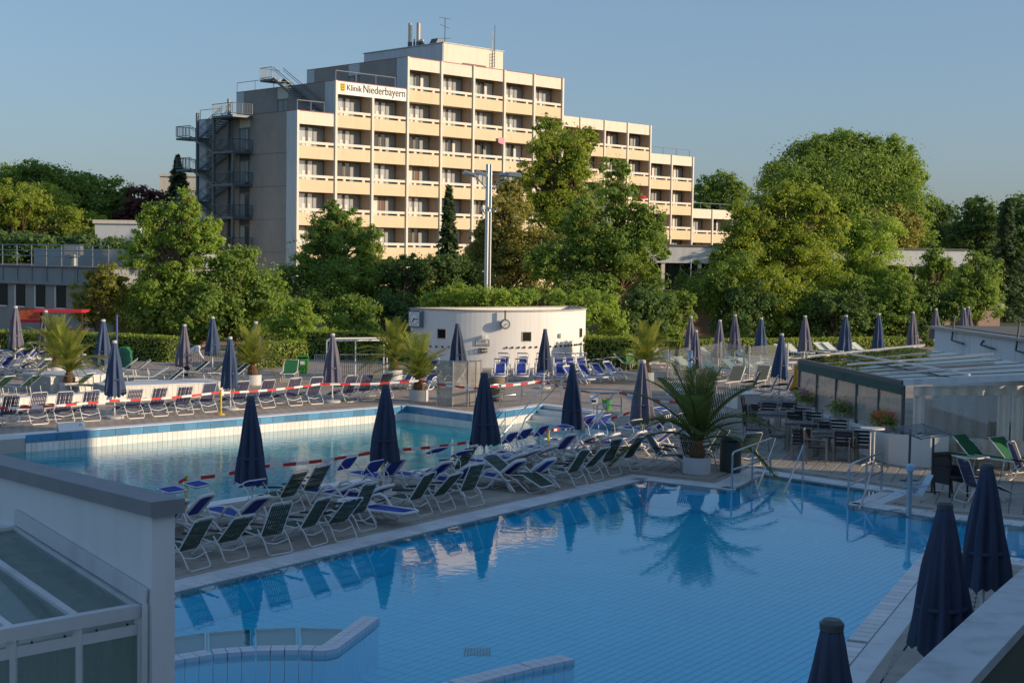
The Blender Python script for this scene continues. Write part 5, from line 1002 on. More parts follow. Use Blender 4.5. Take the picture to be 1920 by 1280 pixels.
def blue_lounger(name, canopy, flatback=False, sl=None, tilt=.3, bk_=(.66, .80)):
    t = thing(name, 'x', 'sun lounger'); sl = sl or M_bsling
    bt = Vector((0, *bk_)) if not flatback else Vector((0, .78, .40)); b0 = Vector((0, .08, .345)); d = bt-b0
    ob('seat', MB().sheet([(-.265, .10, .345), (-.265, -.6, .335), (-.265, -1.12, .35), (.265, -1.12, .35), (.265, -.6, .335), (.265, .10, .345)][::-1], .012), sl, t)
    ob('rail', MB().tube([(-.30, .55, .30), (-.30, -.3, .325), (-.30, -1.08, .345), (-.22, -1.20, .345), (.22, -1.20, .345), (.30, -1.08, .345), (.30, -.3, .325), (.30, .55, .30)], .033, 7), M_resin, t, smooth=True)
    for s_ in (-1, 1):
        ob('leg', MB().tube([(s_*.33, .42, .30), (s_*.37, .26, .50), (s_*.38, .06, .57), (s_*.38, -.12, .52), (s_*.375, -.32, .30), (s_*.37, -.52, .08), (s_*.37, -.46, .035), (s_*.37, -.25, .035), (s_*.36, -.10, .09), (s_*.335, .06, .27)], .030, 7), M_resin, t, smooth=True)
        ob('rear_leg', MB().tube([(s_*.27, .34, .31), (s_*.29, .52, .22), (s_*.31, .72, .035), (s_*.29, .60, .035), (s_*.26, .42, .20)], .026, 6), M_resin, t, smooth=True)
    bk = ob('backrest', MB().sheet([b0+d*.10+Vector((-.20, 0, 0)), b0+d*.10+Vector((.20, 0, 0)), b0+d*.90+Vector((.19, 0, 0)), b0+d*.90+Vector((-.19, 0, 0))], .02), sl, t); nrm = Vector((0, -d.z, d.y)).normalized()*.0
    ob('back_frame', MB().tube([b0+Vector((-.25, 0, 0)), b0+d*.5+Vector((-.26, 0, 0)), b0+d*.93+Vector((-.25, 0, 0)), bt+Vector((-.17, 0, 0)), bt+Vector((.17, 0, 0)), b0+d*.93+Vector((.25, 0, 0)), b0+d*.5+Vector((.26, 0, 0)), b0+Vector((.25, 0, 0))], .045, 7, True), M_resin, bk, smooth=True)
    if canopy:
        c = Vector((0, .30, 1.08)); ct_, st_ = math.cos(tilt), math.sin(tilt); cn_ = ob('canopy', MB(), sl, t); hw_, hl_ = .27, .19
        q = [c+Vector((x*hw_, y_*hl_*ct_, y_*hl_*st_)) for x, y_ in ((-1, -.8), (-.85, -1), (.85, -1), (1, -.8), (1, .8), (.85, 1), (-.85, 1), (-1, .8))]
        bpy.data.meshes.remove(cn_.data) if False else None
        me = MB().sheet(q, .025).mesh('canopy'); cn_.data = me; me.materials.append(sl); ob('canopy_rim', MB().tube([v+Vector((0, 0, .0)) for v in q], .014, 5, True), M_resin, cn_)
        for s_ in (-1, 1): ob('canopy_arm', MB().tube([b0+d*.72+Vector((s_*.27, 0, 0)), (s_*.29, .52, .90), c+Vector((s_*.275, .0, 0))], .011, 5), M_wtube, cn_)
    return Proto(t)
BL = [blue_lounger('blue_lounger', True, tilt=.45), blue_lounger('blue_lounger', True, tilt=-.15, bk_=(.58, .86)), blue_lounger('blue_lounger', True, tilt=.9, bk_=(.76, .66))]; BLN = blue_lounger('blue_lounger', False); BLF = blue_lounger('blue_lounger', False, True)
def metal_lounger(name, m, back=(.62, .72)):
    t = thing(name, 'x', 'sun lounger'); b0 = Vector((0, .05, .36)); bt = Vector((0, *back)); ob('backrest', straps(MB(), b0, bt, .54, 1, 7, .9), m, t); ob('seat', straps(MB(), (0, -1.2, .36), b0, .54, 1, 9, .9), m, t)
    ob('frame', MB().tube([bt+Vector((-.29, 0, 0)), b0+Vector((-.29, 0, 0)), (-.29, -1.15, .36), (-.24, -1.22, .36), (.24, -1.22, .36), (.29, -1.15, .36), b0+Vector((.29, 0, 0)), bt+Vector((.29, 0, 0))], .018, 6, True), M_wtube, t)
    for y_ in (-.95, -.15, .45): ob('leg', MB().tube([(-.29, y_, .35), (-.29, y_+.06, .02), (.29, y_+.06, .02), (.29, y_, .35)], .016, 6), M_wtube, t)
    return Proto(t)
ML = metal_lounger('pale_lounger', M_pale); MT = metal_lounger('teal_lounger', M_teal, (.70, .40)); MG = metal_lounger('green_lounger', M_gsl, (.55, .80)); MS = metal_lounger('striped_lounger', mat('tan_strap', (.45, .33, .18), .7, var=.2, vscale=8), (.45, .9)); MK = metal_lounger('dark_green_lounger', mat('deep_green', (.015, .07, .05), .7), (.55, .75))
rzdir = lambda d: math.atan2(-d.x, d.y)
def put(proto, px, py, d, off, lab, grp, sc_=1.0, jit=.06):
    p = P(px, py); d = Vector(d).normalized(); p = p-d*off; return proto.place((p.x, p.y, 0), rzdir(d)+random.uniform(-jit, jit), lab, grp, sc_ if sc_ != 1 else None)
pdir = Vector((adir.y, -adir.x, 0)); CHG = 'green folding chairs along the near pool'
row1 = [(373, 1069), (447, 1052), (530, 1039), (597, 1023), (652, 1014), (690, 995), (797, 967), (841, 959), (895, 949), (1091, 912), (1122, 901), (1156, 891), (1194, 883)]
for k, (x, y_) in enumerate(row1): put(SC_V[(k*7) % 3], x, y_, pdir, .335, ORD[k]+' dark green strap chair from the left along the near pool edge', CHG, .87, .13)
for (x, y_, lab) in ((556, 962, 'dark green strap chair of the second row beside the navy parasol'), (600, 948, 'dark green strap chair of the second row next to the blue loungers'), (878, 905, 'dark green strap chair with sunlit straps in the second row')): put(SC_G, x, y_, pdir, .335, lab, CHG, .87)
put(SC_G, 1214, 876, Vector((-.9, .35, 0)), .385, 'dark green strap chair turned towards the big palm', CHG); put(SC_L, 962, 918, -pdir, 0, 'dark green recliner stretched out towards the near pool', CHG)
put(SC_G, 1290, 878, Vector((-.5, -.8, 0)), .3, 'dark green strap chair hidden behind the palm pot', CHG); put(SC_G, 1350, 868, Vector((.75, .3, 0)), .3, 'green strap chair standing between palm and bin', CHG); put(SC_G, 1408, 874, Vector((.3, -.8, 0)), .3, 'green strap chair right behind the dark bin', CHG)
BG = 'blue loungers on the deck between the pools'
row2 = [(322, 917, 1), (368, 907, 1), (475, 904, 0), (649, 868, 2), (700, 874, 2), (736, 842, 1), (820, 843, 0), (868, 848, 0), (955, 820, 2), (983, 813, 2), (1014, 807, 2), (1060, 799, 1), (1102, 786, 2), (1132, 786, 2), (1189, 790, 0), (1242, 787, 0), (1240, 766, 1), (1270, 778, 0)]
for k, (x, y_, v) in enumerate(row2):
    q = P(x, y_, .92)-pdir*.26; BL[v].place((q.x, q.y, 0), rzdir(pdir)+random.uniform(-.14, .14), ORD[k]+' blue lounger with sunshade from the left on the middle deck', BG, .85)
put(BLF, 712, 980, -pdir, -.25, 'flat blue lounger with its foot at the near pool rim', BG, .88); put(BLN, 978, 922, pdir, .6, 'low blue lounger standing close to the near pool rim', BG, .88); put(BLN, 1036, 919, pdir, .6, 'raised blue lounger without shade at the near pool rim', BG, .88)
# far row of navy folding chairs
fdir = (farline[1]-farline[0]).normalized(); fp = Vector((fdir.y, -fdir.x, 0)); NG = 'navy folding chairs behind the tape'
rowf = [(23, 800), (76, 796), (126, 793), (175, 790), (257, 785), (302, 781), (351, 778), (395, 773), (457, 768), (505, 765), (556, 761), (596, 758), (661, 754), (692, 751), (728, 747)]
for k, (x, y_) in enumerate(rowf): put(SC_N if k % 3 != 1 else SC_N2, x, y_, fp, .385, ORD[k]+' navy striped folding chair from the left behind the barrier tape', NG, .92, .1)
# far deck loungers
FG = 'blue loungers on the far left deck'
for k, (x, y_) in enumerate(((-20, 700), (22, 702), (55, 704), (88, 706), (118, 700), (-5, 682), (40, 684), (70, 684), (150, 690), (185, 716))): put(BL[k % 3], x, y_, (.93, -.25, 0), .5, ORD[k]+' blue lounger of the cluster beside the left palms', FG, .9, .1)
GG = 'dark green loungers on the far deck'
for k, (x, y_) in enumerate(((246, 706), (270, 708), (300, 722), (378, 712), (412, 714), (455, 716), (330, 730), (60, 742), (160, 738), (200, 742), (10, 744))): put(MK if k not in (2,) else ML, x, y_, (.8, .3, 0) if k < 7 else (.9, -.2, 0), .3, ORD[k]+' green lounger in the low group behind the navy chairs', GG, 1, .2)
put(MG, 545, 712, (0, 1, 0), .2, 'mid green lounger turned to the viewer beside the green bin', GG)
# loungers in front of the curved wall
WG = 'blue loungers before the curved wall'; aw = Vector((0, 1, 0))
for k, x in enumerate((937, 977, 1014, 1051)): put(BL[1], x, 716, (.02*(k-1.5), 1, 0), -.4, ORD[k]+' blue lounger of the front row before the curved wall', WG, 1, .06)
for k, x in enumerate((943, 979, 1016, 1047, 1069, 1090)): put(BL[1], x, 701, (-.05*(k-2), 1, 0), .1, ORD[k]+' blue lounger of the back row against the curved wall', WG, 1, .06)
for k, (x, y_) in enumerate(((1086, 722), (1112, 718), (1137, 716), (1160, 712))): put(BL[1], x, y_, (-.62, .75, 0), -.3, ORD[k]+' slanted blue lounger right of the curved wall', WG, 1, .06)
for k, (x, y_) in enumerate(((757, 728), (797, 730), (846, 728), (800, 708))): put(BL[1] if k > 1 else BLN, x, y_, (.45, .8, 0), -.2, ['blue lounger left of the potted palm by the shower', 'blue lounger right of the potted palm by the shower', 'blue lounger behind the glass shower screen', 'blue lounger below the large square clock'][k], WG, 1, .06)
put(MK, 1168, 694, (-.8, .5, 0), .2, 'dark green lounger beside the tall hedge', WG)
# pale loungers on the right
PG = 'pale loungers on the right terrace'
rowp = [(1240, 682), (1262, 690), (1332, 680), (1366, 682), (1398, 680), (1476, 672), (1494, 672), (1520, 670), (1548, 668), (1566, 668), (1602, 666), (1618, 668), (1642, 662), (1684, 660), (1696, 659), (1290, 700), (1320, 704), (1345, 708), (1382, 706), (1410, 704)]
for k, (x, y_) in enumerate(rowp): put(ML, x, y_, (-.55, .8, 0), -.1, ORD[k]+' pale strap lounger counted along the right terrace rows', PG, 1, .15)
for k, (x, y_) in enumerate(((1392, 690), (1440, 700), (1452, 690))): put(MT, x, y_, (-.55, .8, 0), 0, ORD[k]+' teal lounger lying between the pale ones', PG)
put(MT, 1392, 752, (.1, 1, 0), 0, 'teal lounger standing alone before the terrace tables', PG)
for k, (x, y_, m_) in enumerate(((1375, 730, MS), (1424, 728, MS), (1408, 742, SC_N2), (1440, 752, SC_N2), (1470, 748, SC_N2), (1500, 756, SC_N2))): put(m_, x, y_, (.5, .8, 0) if m_ is MS else (.9, -.3, 0), 0, ['tan striped lounger behind the big palm', 'tan striped lounger left of the blue grey parasol', 'navy recliner behind the teal lounger', 'navy recliner at the parasol foot', 'navy recliner beside the first terrace table', 'navy recliner under the orange parasol'][k], PG)
for k, (x, y_) in enumerate(((1772, 876), (1842, 882), (1912, 888))): put(MG, x, y_, (-.55, .80, 0), -.15, ['green lounger in front of the canvas curtain nearest the wall corner', 'second green lounger in front of the canvas curtain', 'green lounger at the right edge before the curtain'][k], 'green loungers before the curtain', 1.05, .04)
put(SC_N2, 1918, 905, (-.6, .5, 0), 0, 'folded navy chair cut by the right edge', 'green loungers before the curtain')
put(SC_N2, 1812, 940, (-.75, -.2, 0), .2, 'black strap chair beside the wicker chair', None)
# ================================================================== TERRACE FURNITURE AND SMALL THINGS
M_alug = mat('chair_aluminium', (.30, .29, .27), .5, metal=.3); M_slat = mat('dark_slat', (.03, .032, .034), .5, orand=.3); M_tab = mat('table_grey', (.13, .135, .14), .8, orand=.2)
def table_proto():
    t = thing('terrace_table', 'x', 'table')
    for k in range(6): ob('slat', bx((-.6+.2*k+.004, -.42, .70), (-.4+.2*k-.004, .42, .735)), M_tab, t)
    ob('apron', MB().box2((-.57, -.40, .63), (.57, -.36, .70)).box2((-.57, .36, .63), (.57, .40, .70)), M_alug, t)
    for x in (-.56, .56):
        for y_ in (-.38, .38): ob('leg', bx((x-.03, y_-.03, 0), (x+.03, y_+.03, .63)), M_alug, t)
    return Proto(t)
def chair_proto(wick=False):
    t = thing('terrace_chair', 'x', 'chair'); m = M_alug if not wick else M_arm
    ob('seat', bx((-.23, -.22, .42), (.23, .22, .45)), M_slat, t)
    if wick: ob('backrest', MB().sheet([(-.27, .24, .40), (.27, .24, .40), (.25, .36, .95), (-.25, .36, .95)], .03), M_slat, t); [ob('arm_panel', MB().box2((s_*.26-.02, -.24, .3), (s_*.26+.02, .26, .66)), M_slat, t) for s_ in (-1, 1)]
    else:
        for k in range(4): z = .52+.09*k; ob('slat', MB().box((0, .235+.025*k, z), (.44, .018, .065)), M_slat, t)
    for s_ in (-1, 1):
        ob('leg', MB().bar((s_*.25, -.24, 0), (s_*.25, -.23, .62 if not wick else .42), .032), m, t); ob('leg', MB().bar((s_*.25, .24, 0), (s_*.25, .34, .90), .032), m, t)
        ob('armrest', MB().bar((s_*.25, -.26, .63), (s_*.25, .29, .66), .035, .02), m, t)
    ob('crossbar', MB().bar((-.25, .335, .88), (.25, .335, .88), .03), m, t); return Proto(t)
TP, CP, CW = table_proto(), chair_proto(), chair_proto(True); trz = math.atan2(rdir.y, rdir.x)
for k, (x, y_) in enumerate(((1459, 754), (1460, 774), (1515, 791), (1567, 808))): p = P(x, y_, .74); TP.place((p.x, p.y, 0), trz, ['grey slatted terrace table furthest back', 'grey slatted terrace table second from the back', 'grey slatted terrace table second from the front', 'grey slatted terrace table nearest the high table'][k], 'terrace tables')
chs = [(1413, 757, 1), (1416, 787, 1), (1462, 798, 1), (1440, 764, 0), (1478, 764, 0), (1502, 774, 0), (1495, 783, 3), (1524, 782, 0), (1518, 803, 2), (1546, 801, 3), (1571, 797, 0), (1533, 818, 1), (1583, 815, 2), (1613, 818, 0), (1425, 770, 1), (1505, 812, 2)]
for k, (x, y_, o) in enumerate(chs): p = P(x, y_, .70); (CP if k else CW).place((p.x, p.y, 0), trz+(0, R(90), R(180), R(20))[o], ('dark wicker chair at the head of the back table' if k == 0 else ORD[k-1]+' dark slatted chair among the terrace tables counted from the back'), 'terrace chairs')
p = P(1783, 930); CW.place((p.x, p.y, 0), R(25), 'dark wicker armchair in the sun strip before the green loungers', None)
p = P(1634, 872); t = thing('high_table', 'white round bar table on a slim double stem', 'table', p); ob('top', MB().lathe([(.30, .93), (.31, .95), (.30, .97)], 24), M_resin, t)
for x in (-.05, .05): ob('stem', MB().tube([(x, 0, .05), (x, 0, .93)], .022, 8), M_resin, t)
for k in range(4): a = k*math.pi/2+.4; ob('foot', MB().tube([(0, 0, .10), (.18*math.cos(a), .18*math.sin(a), .04), (.32*math.cos(a), .32*math.sin(a), .015)], .018, 6), M_resin, t)
# dark bin, green bins, bucket
p = P(1369, 884); t = thing('litter_bin', 'dark grey cylindrical litter bin with domed lid beside the palm', 'bin', p); md = mat('bin_dark', (.05, .055, .055), .45, var=.1); ob('drum', MB().lathe([(.25, 0), (.26, .02), (.26, .74)], 28), md, t); ob('lid', MB().lathe([(.28, .742), (.28, .80), (.24, .86), (.12, .89)], 28), md, t); ob('slot', bx((-.12, -.285, .755), (.12, -.25, .79)), M_black, t)
p = P(931, 752); t = thing('litter_bin', 'brown cylindrical litter bin by the far pool rail', 'bin', p); mb_ = mat('bin_brown', (.20, .16, .12), .6); ob('drum', MB().lathe([(.28, .1), (.30, .8)], 20), mb_, t); ob('lid', MB().lathe([(.31, .802), (.26, .88)], 20), mb_, t); ob('foot', MB().lathe([(.2, 0), (.2, .1)], 12), M_darks, t)
mgb = mat('bin_green', (.06, .30, .05), .5); mgl = mat('bin_light_green', (.30, .58, .14), .5); mgd = mat('bin_dark_green', (.03, .16, .09), .5)
def bucketbin(name, lab, px, py, r, h, m, post=False, cat='bin'):
    p = P(px, py); t = thing(name, lab, cat, p); z0 = .35 if post else .02
    if post: ob('post', MB().tube([(0, .1, 0), (0, .1, z0+h)], .03, 6), M_galv, t)
    ob('body', MB().add([(-r*.7, -r*.55, z0), (r*.7, -r*.55, z0), (r*.7, r*.55, z0), (-r*.7, r*.55, z0), (-r, -r*.8, z0+h*.85), (r, -r*.8, z0+h*.85), (r, r*.8, z0+h*.85), (-r, r*.8, z0+h*.85)], [(3, 2, 1, 0), (4, 5, 6, 7), (0, 1, 5, 4), (1, 2, 6, 5), (2, 3, 7, 6), (3, 0, 4, 7)]), m, t); ob('hood', MB().box2((-r*.95, -r*.7, z0+h*.93), (r*.95, r*.7, z0+h)).box2((-r*.95, r*.4, z0+h*.85), (r*.95, r*.7, z0+h*.93)).box2((-r*.95, -r*.7, z0+h*.85), (-r*.8, r*.4, z0+h*.93)).box2((r*.8, -r*.7, z0+h*.85), (r*.95, r*.4, z0+h*.93)), m, t); ob('mark', bx((-r*.4, -r*.76, z0+h*.5), (r*.4, -r*.72, z0+h*.7)), M_sign, t)
bucketbin('waste_bin', 'green waste bin with white mark near the fence', 568, 700, .24, .75, mgb); bucketbin('waste_bin', 'light green waste bin on a post by the tall hedge', 1181, 694, .24, .62, mgl, True)
p = P(234, 690); t = thing('water_butt', 'green ribbed barrel at the hedge corner', 'barrel', p); ob('barrel', MB().lathe([(.26, 0), (.32, .15), (.30, .2), (.34, .45), (.31, .5), (.33, .75), (.22, .88)], 18), mgd, t); ob('lid', MB().lathe([(.24, .882), (.2, .93)], 14), mgb, t)
p = P(1138, 768); t = thing('bucket', 'green bucket standing at the far pool ledge', 'bucket', p); ob('pail', MB().lathe([(.13, 0), (.19, .36), (.17, .36), (.12, .04)], 16), mgb, t); ob('handle', MB().tube([(.18*math.cos(a*math.pi/6), 0, .34+.06*math.sin(a*math.pi/6)) for a in range(7)], .01, 5), M_darks, t)
# stainless handrails at the near pool steps
def W(px, py, h): p = P(px, py); return Vector((p.x, p.y, h))
def hrail(lab, posts, top, extra=(), r=.024):
    t = thing('pool_handrail', lab, 'handrail', (0, 0, 0)); b = posts[0]; t.location = P(*b); o0 = Vector(t.location)
    for (x, y_, h) in [(q[0], q[1], q[2] if len(q) > 2 else .82) for q in posts]: ob('post', MB().tube([W(x, y_, 0)-o0, W(x, y_, h)-o0], r, 8), M_steel, t)
    for pts in (top,)+tuple(extra): ob('rail', MB().tube([W(*q)-o0 for q in pts], r, 8), M_steel, t, smooth=True)
hrail('steel handrail left of the near pool steps beside the bin', [(1372, 915, .76), (1410, 901, .8), (1444, 889, .82)], [(1372, 915, .76), (1374, 913, .81), (1444, 889, .88), (1452, 888, .86), (1420, 914, -.05)], [[(1372, 915, .42), (1444, 889, .42)]])
hrail('single sloping steel handrail over the near pool steps', [(1505, 897, .80)], [(1505, 897, .80), (1470, 922, -.05)])
hrail('steel handrail right of the near pool steps', [(1590, 944, .74), (1623, 931, .80), (1652, 918, .82)], [(1590, 944, .70), (1592, 942, .80), (1600, 939, .84), (1654, 917, .86)], [[(1590, 944, .40), (1654, 917, .42)], [(1640, 922, .78), (1612, 950, -.05)]])
hrail('steel railing along the far pool behind the steps', [(938, 765), (978, 760), (1016, 756), (1052, 754), (904, 768)], [(904, 768, .82), (938, 765, .82), (978, 760, .82), (1016, 756, .82), (1052, 754, .82)], [[(904, 768, .42), (1052, 754, .42)], [(1030, 757, .80), (1024, 760, .8), (938, 795, -.4)], [(1056, 756, .85), (985, 790, .1), (968, 800, -.5)]])
hrail('steel railing right of the far pool steps', [(1119, 781, .8), (1164, 784, .82), (1088, 776, .8)], [(1088, 776, .8), (1119, 781, .8), (1164, 784, .82)], [[(1088, 776, .4), (1164, 784, .4)], [(1150, 783, .8), (1098, 800, -.3)]])
p = P(1113, 781); t = thing('pictogram_sign', 'small white pictogram board on the far pool railing', 'sign', p); ob('board', bx((-.13, -.05, .42), (.13, -.03, .70)), M_sign, t); ob('mark', bx((-.07, -.056, .48), (.07, -.051, .56)), M_blk, t); ob('holder', bx((-.01, -.03, 0), (.01, -.01, .42)), M_steel, t)
# pool lift
p = P(1704, 966); t = thing('pool_lift', 'steel pool lift mast with a pale blue seat at the pool rim', 'pool lift', p); mlb = mat('lift_pale_blue', (.45, .60, .70), .45); ob('mast', MB().tube([(0, 0, 0), (0, 0, .92)], .055, 12), M_steel, t); ob('head', MB().lathe([(.04, .90), (.09, .94), (.095, 1.02), (.05, 1.07)], 12), mlb, t)
ob('seat', MB().add([(-.12, .1, .42), (.30, .1, .38), (.30, .55, .38), (-.12, .55, .42), (.30, .1, .44), (.52, .12, .82), (.52, .53, .82), (.30, .55, .44), (-.30, .12, .34), (-.30, .53, .34)], [(0, 1, 2, 3), (1, 5, 6, 2), (8, 0, 3, 9)]), mlb, t); [ob('arm', MB().tube([(-.1, y_, .56), (.2, y_, .58), (.44, y_, .62)], .02, 6), mlb, t) for y_ in (.1, .55)]; ob('boom', MB().tube([(0, 0, .7), (.1, .3, .62), (.2, .32, .42)], .03, 6), M_steel, t)
for x in (1668, 1742): o_ = W(x, 962, .0)-p; ob('foot_rail', MB().tube([o_+Vector((-.2, -.1, .05)), o_+Vector((.3, .25, .05))], .015, 5), M_steel, t)
# wire rack on two posts
pa, pb = P(1704, 902), P(1747, 924); t = thing('wire_rack', 'slatted wire rack on two dark posts near the curtain', 'rack', pa); o0 = pa
for q in (pa, pb): ob('post', MB().tube([q-o0, q-o0+Vector((0, 0, 1.25))], .03, 8), M_darks, t); ob('foot', MB().box(q-o0+Vector((0, 0, .02)), (.4, .08, .03)), M_darks, t)
ax = (pb-pa); n_ = Vector((-ax.y, ax.x, 0)).normalized()
if n_.x < 0: n_ = -n_
for k in range(8): a_ = Vector((0, 0, 1.26))-n_*.35-ax.normalized()*.2+(ax+ax.normalized()*.4)*(k/7); ob('slat', MB().tube([a_, a_+n_*.75+Vector((0, 0, .10))], .016, 5), M_galv, t)
for f in (-.33, .38): ob('brace', MB().bar(Vector((0, 0, 1.24+.1*(f > 0)))+n_*f-ax.normalized()*.2, ax+Vector((0, 0, 1.24+.1*(f > 0)))+n_*f+ax.normalized()*.2, .025), M_darks, t)
# shower screen
p = P(862, 762); t = thing('shower_screen', 'curved clear shower screen with steel posts beside the far pool', 'screen', p); gs = glass('shower_acrylic', (.78, .76, .72), .08, .35, (.62, .58, .52)); pts = [Vector((-.78, .1, 0)), Vector((-.25, -.08, 0)), Vector((.28, -.02, 0)), Vector((.55, .12, 0)), Vector((.70, .40, 0)), Vector((.72, .8, 0))]
for a_, b_ in zip(pts[:-1], pts[1:]): ob('panel', MB().sheet([a_+Vector((0, 0, .05)), b_+Vector((0, 0, .05)), b_+Vector((0, 0, 1.55)), a_+Vector((0, 0, 1.55))], .012), gs, t)
for q in pts[::1]: ob('post', MB().tube([q, q+Vector((0, 0, 1.58))], .022, 6), M_steel, t)
ob('rail', MB().tube([q+Vector((0, 0, 1.57)) for q in pts], .02, 6), M_steel, t)
# wind screens and chrome post right of the round building
pts = [P(x, y_) for x, y_ in ((1251, 726), (1350, 706), (1394, 712), (1404, 716), (1476, 706))]; t = thing('wind_screen', 'clear glass wind screen on steel posts behind the palm', 'screen', pts[0]); gw = glass('wind_glass', (.82, .86, .86), .02, .10)
for q in pts: ob('post', MB().tube([q-pts[0], q-pts[0]+Vector((0, 0, 1.55))], .04, 8), M_steel, t)
for i, (a_, b_) in enumerate(zip(pts[:-1], pts[1:])): a_, b_ = a_-pts[0], b_-pts[0]; ob('pane', MB().sheet([a_.lerp(b_, .04)+Vector((0, 0, .3)), b_.lerp(a_, .04)+Vector((0, 0, .3)), b_.lerp(a_, .04)+Vector((0, 0, 1.5)), a_.lerp(b_, .04)+Vector((0, 0, 1.5))], .01), gw, t)
p = P(1293, 736); t = thing('shower_column', 'thick chrome shower column with collar behind the big palm', 'shower', p); ob('column', MB().tube([(0, 0, 0), (0, 0, 1.65)], .10, 14), M_steel, t, smooth=True); ob('collar', MB().lathe([(.17, 1.28), (.17, 1.36)], 14), M_steel, t); ob('arm', MB().tube([(-.3, 0, 1.36), (.3, 0, 1.36)], .025, 6), M_steel, t)
# tiled basins and blocks
def tiled_block(name, lab, a, b, dep, h, cat='basin wall', tw=.16):
    a, b = P(*a), P(*b); d = (b-a); L_ = d.length; t = thing(name, lab, cat, a, math.atan2(d.y, d.x)); n = max(2, int(L_/tw)); w = L_/n; ob('core', bx((.01, .012, 0), (L_-.01, dep-.01, h-.03)), M_wgrout, t); ob('cap', bx((-.02, -.02, h-.028), (L_+.02, dep, h)), M_cop, t)
    me = bx((.004, -.004, .01), (w-.004, .011, h-.035)).mesh('tile')
    for k in range(n): mobj('tile', me, M_white, t, (k*w, 0, 0))
tiled_block('wading_basin', 'long white tiled basin wall behind the navy chairs', (205, 752), (420, 742), 1.6, .52); tiled_block('wading_basin', 'white tiled basin wall at the left edge behind the chairs', (-20, 772), (210, 757), .5, .40); tiled_block('round_basin', 'raised white tiled basin beside the blue lounger cluster', (95, 738), (232, 730), 2.2, .62)
tiled_block('tiled_plinth', 'white tiled plinth left of the chrome column', (1248, 741), (1278, 743), .8, .5, 'plinth'); tiled_block('tiled_plinth', 'white tiled plinth behind the palm fronds', (1262, 752), (1330, 756), .8, .42, 'plinth'); tiled_block('tiled_plinth', 'white tiled plinth beside the teal lounger', (1358, 762), (1382, 768), .9, .55, 'plinth')
# steel frame and fence behind the navy chairs
p = P(612, 708); t = thing('steel_frame', 'open steel carport frame with bar fence before the dark hedge', 'frame', p); q = P(719, 706)-p; dp = Vector((0, 1.6, 0))
for a_ in (Vector((0, 0, 0)), q*.5, q, dp, q+dp): ob('post', MB().tube([a_, a_+Vector((0, 0, 1.55))], .03, 6), M_wtube, t)
for a_, b_ in ((Vector(), q), (dp, q+dp), (Vector(), dp), (q, q+dp)): ob('beam', MB().bar(a_+Vector((0, 0, 1.56)), b_+Vector((0, 0, 1.56)), .06), M_wtube, t)
for k in range(34): a_ = Vector((-.55, .4, 0)).lerp(q+Vector((0, .4, 0)), k/33); ob('bar', MB().tube([a_, a_+Vector((0, 0, .95))], .014, 4), M_wtube if k < 6 else M_darks, t)
for z in (.08, .93): ob('rail', MB().bar(Vector((-.55, .4, z)), q+Vector((0, .4, z)), .03), M_galv, t)
p = P(330, 700); q = P(452, 706); t = thing('bar_fence', 'low grey bar fence behind the bending person', 'fence', p)
for k in range(30): a_ = (q-p)*(k/29); ob('bar', MB().tube([a_, a_+Vector((0, 0, .95))], .012, 4), M_galv, t)
for z in (.1, .95): ob('rail', MB().bar(Vector((0, 0, z)), q-p+Vector((0, 0, z)), .03), M_galv, t)
# low rails on the far left deck
for lab, pts in (('thin steel rail in front of the left basin', [(175, 752, .85), (60, 745, .8), (0, 742, .8)]), ('steel rail across the raised basin at the left', [(70, 728, 1.0), (150, 730, .9), (240, 735, .8)])):
    hrail(lab, [(x, y_, h) for x, y_, h in pts], pts, r=.018)
# barrier tapes
M_tr, M_tw = mat('tape_red', (.62, .03, .03), .5), mat('tape_white', (.80, .78, .76), .5); M_yel = mat('yellow_post', (.70, .50, .03), .5)
def tape(lab, pts, seg=.34, sag=.05, wdt=.07):
    P_ = [Vector(q) for q in pts]; t = thing('barrier_tape', lab, 'tape', P_[0]); c = 0
    for a_, b_ in zip(P_[:-1], P_[1:]):
        n = max(2, int((b_-a_).length/seg))
        for k in range(n):
            f0, f1 = k/n, (k+1)/n; g = lambda f: a_.lerp(b_, f)-Vector((0, 0, sag*4*f*(1-f)))-P_[0]; u_ = Vector((0, 0, wdt/2)); ob('red_band' if c % 2 else 'white_band', MB().sheet([g(f0)-u_, g(f1)-u_, g(f1)+u_, g(f0)+u_], .004), M_tr if c % 2 else M_tw, t); c += 1
def T(px, py, h): return W(px, py, h)
tape('red and white tape in front of the navy chairs left of the yellow post', [T(-30, 812, .70), T(205, 792, .66), T(414, 777, .72)])
tape('red and white tape from the yellow post towards the round building', [T(414, 777, .70), T(600, 764, .80), T(785, 760, .86), T(905, 768, .72)])
tape('red and white tape along the near edge of the far pool', [T(320, 968, .68), T(349, 958, .66), T(480, 937, .70), T(716, 903, .72), T(905, 870, .62), T(1028, 848, .6)])
tape('red and white tape past the steps towards the half sunlit parasol', [T(1028, 848, .6), T(1100, 806, .22), T(1190, 790, .35), T(1206, 842, .8)])
tape('red and white tape along the far railing to the right', [T(905, 768, .80), T(1016, 757, .82), T(1088, 776, .78), T(1160, 784, .84), T(1270, 800, .75)])
for x, y_, h, lab in ((414, 777, .80, 'yellow barrier post between the navy chairs'), (349, 958, .72, 'yellow barrier post at the far pool near edge by the white wall'), (716, 904, .70, 'yellow barrier post beside the second navy parasol'), (1028, 849, .62, 'yellow green barrier post behind the blue sunshades')):
    t = thing('barrier_post', lab, 'post', P(x, y_), 0, 'yellow barrier posts'); ob('tube', MB().tube([(0, 0, 0), (0, 0, h)], .032, 8), M_yel, t); ob('foot', MB().lathe([(.14, 0), (.13, .03), (.05, .05)], 12), M_yel, t)
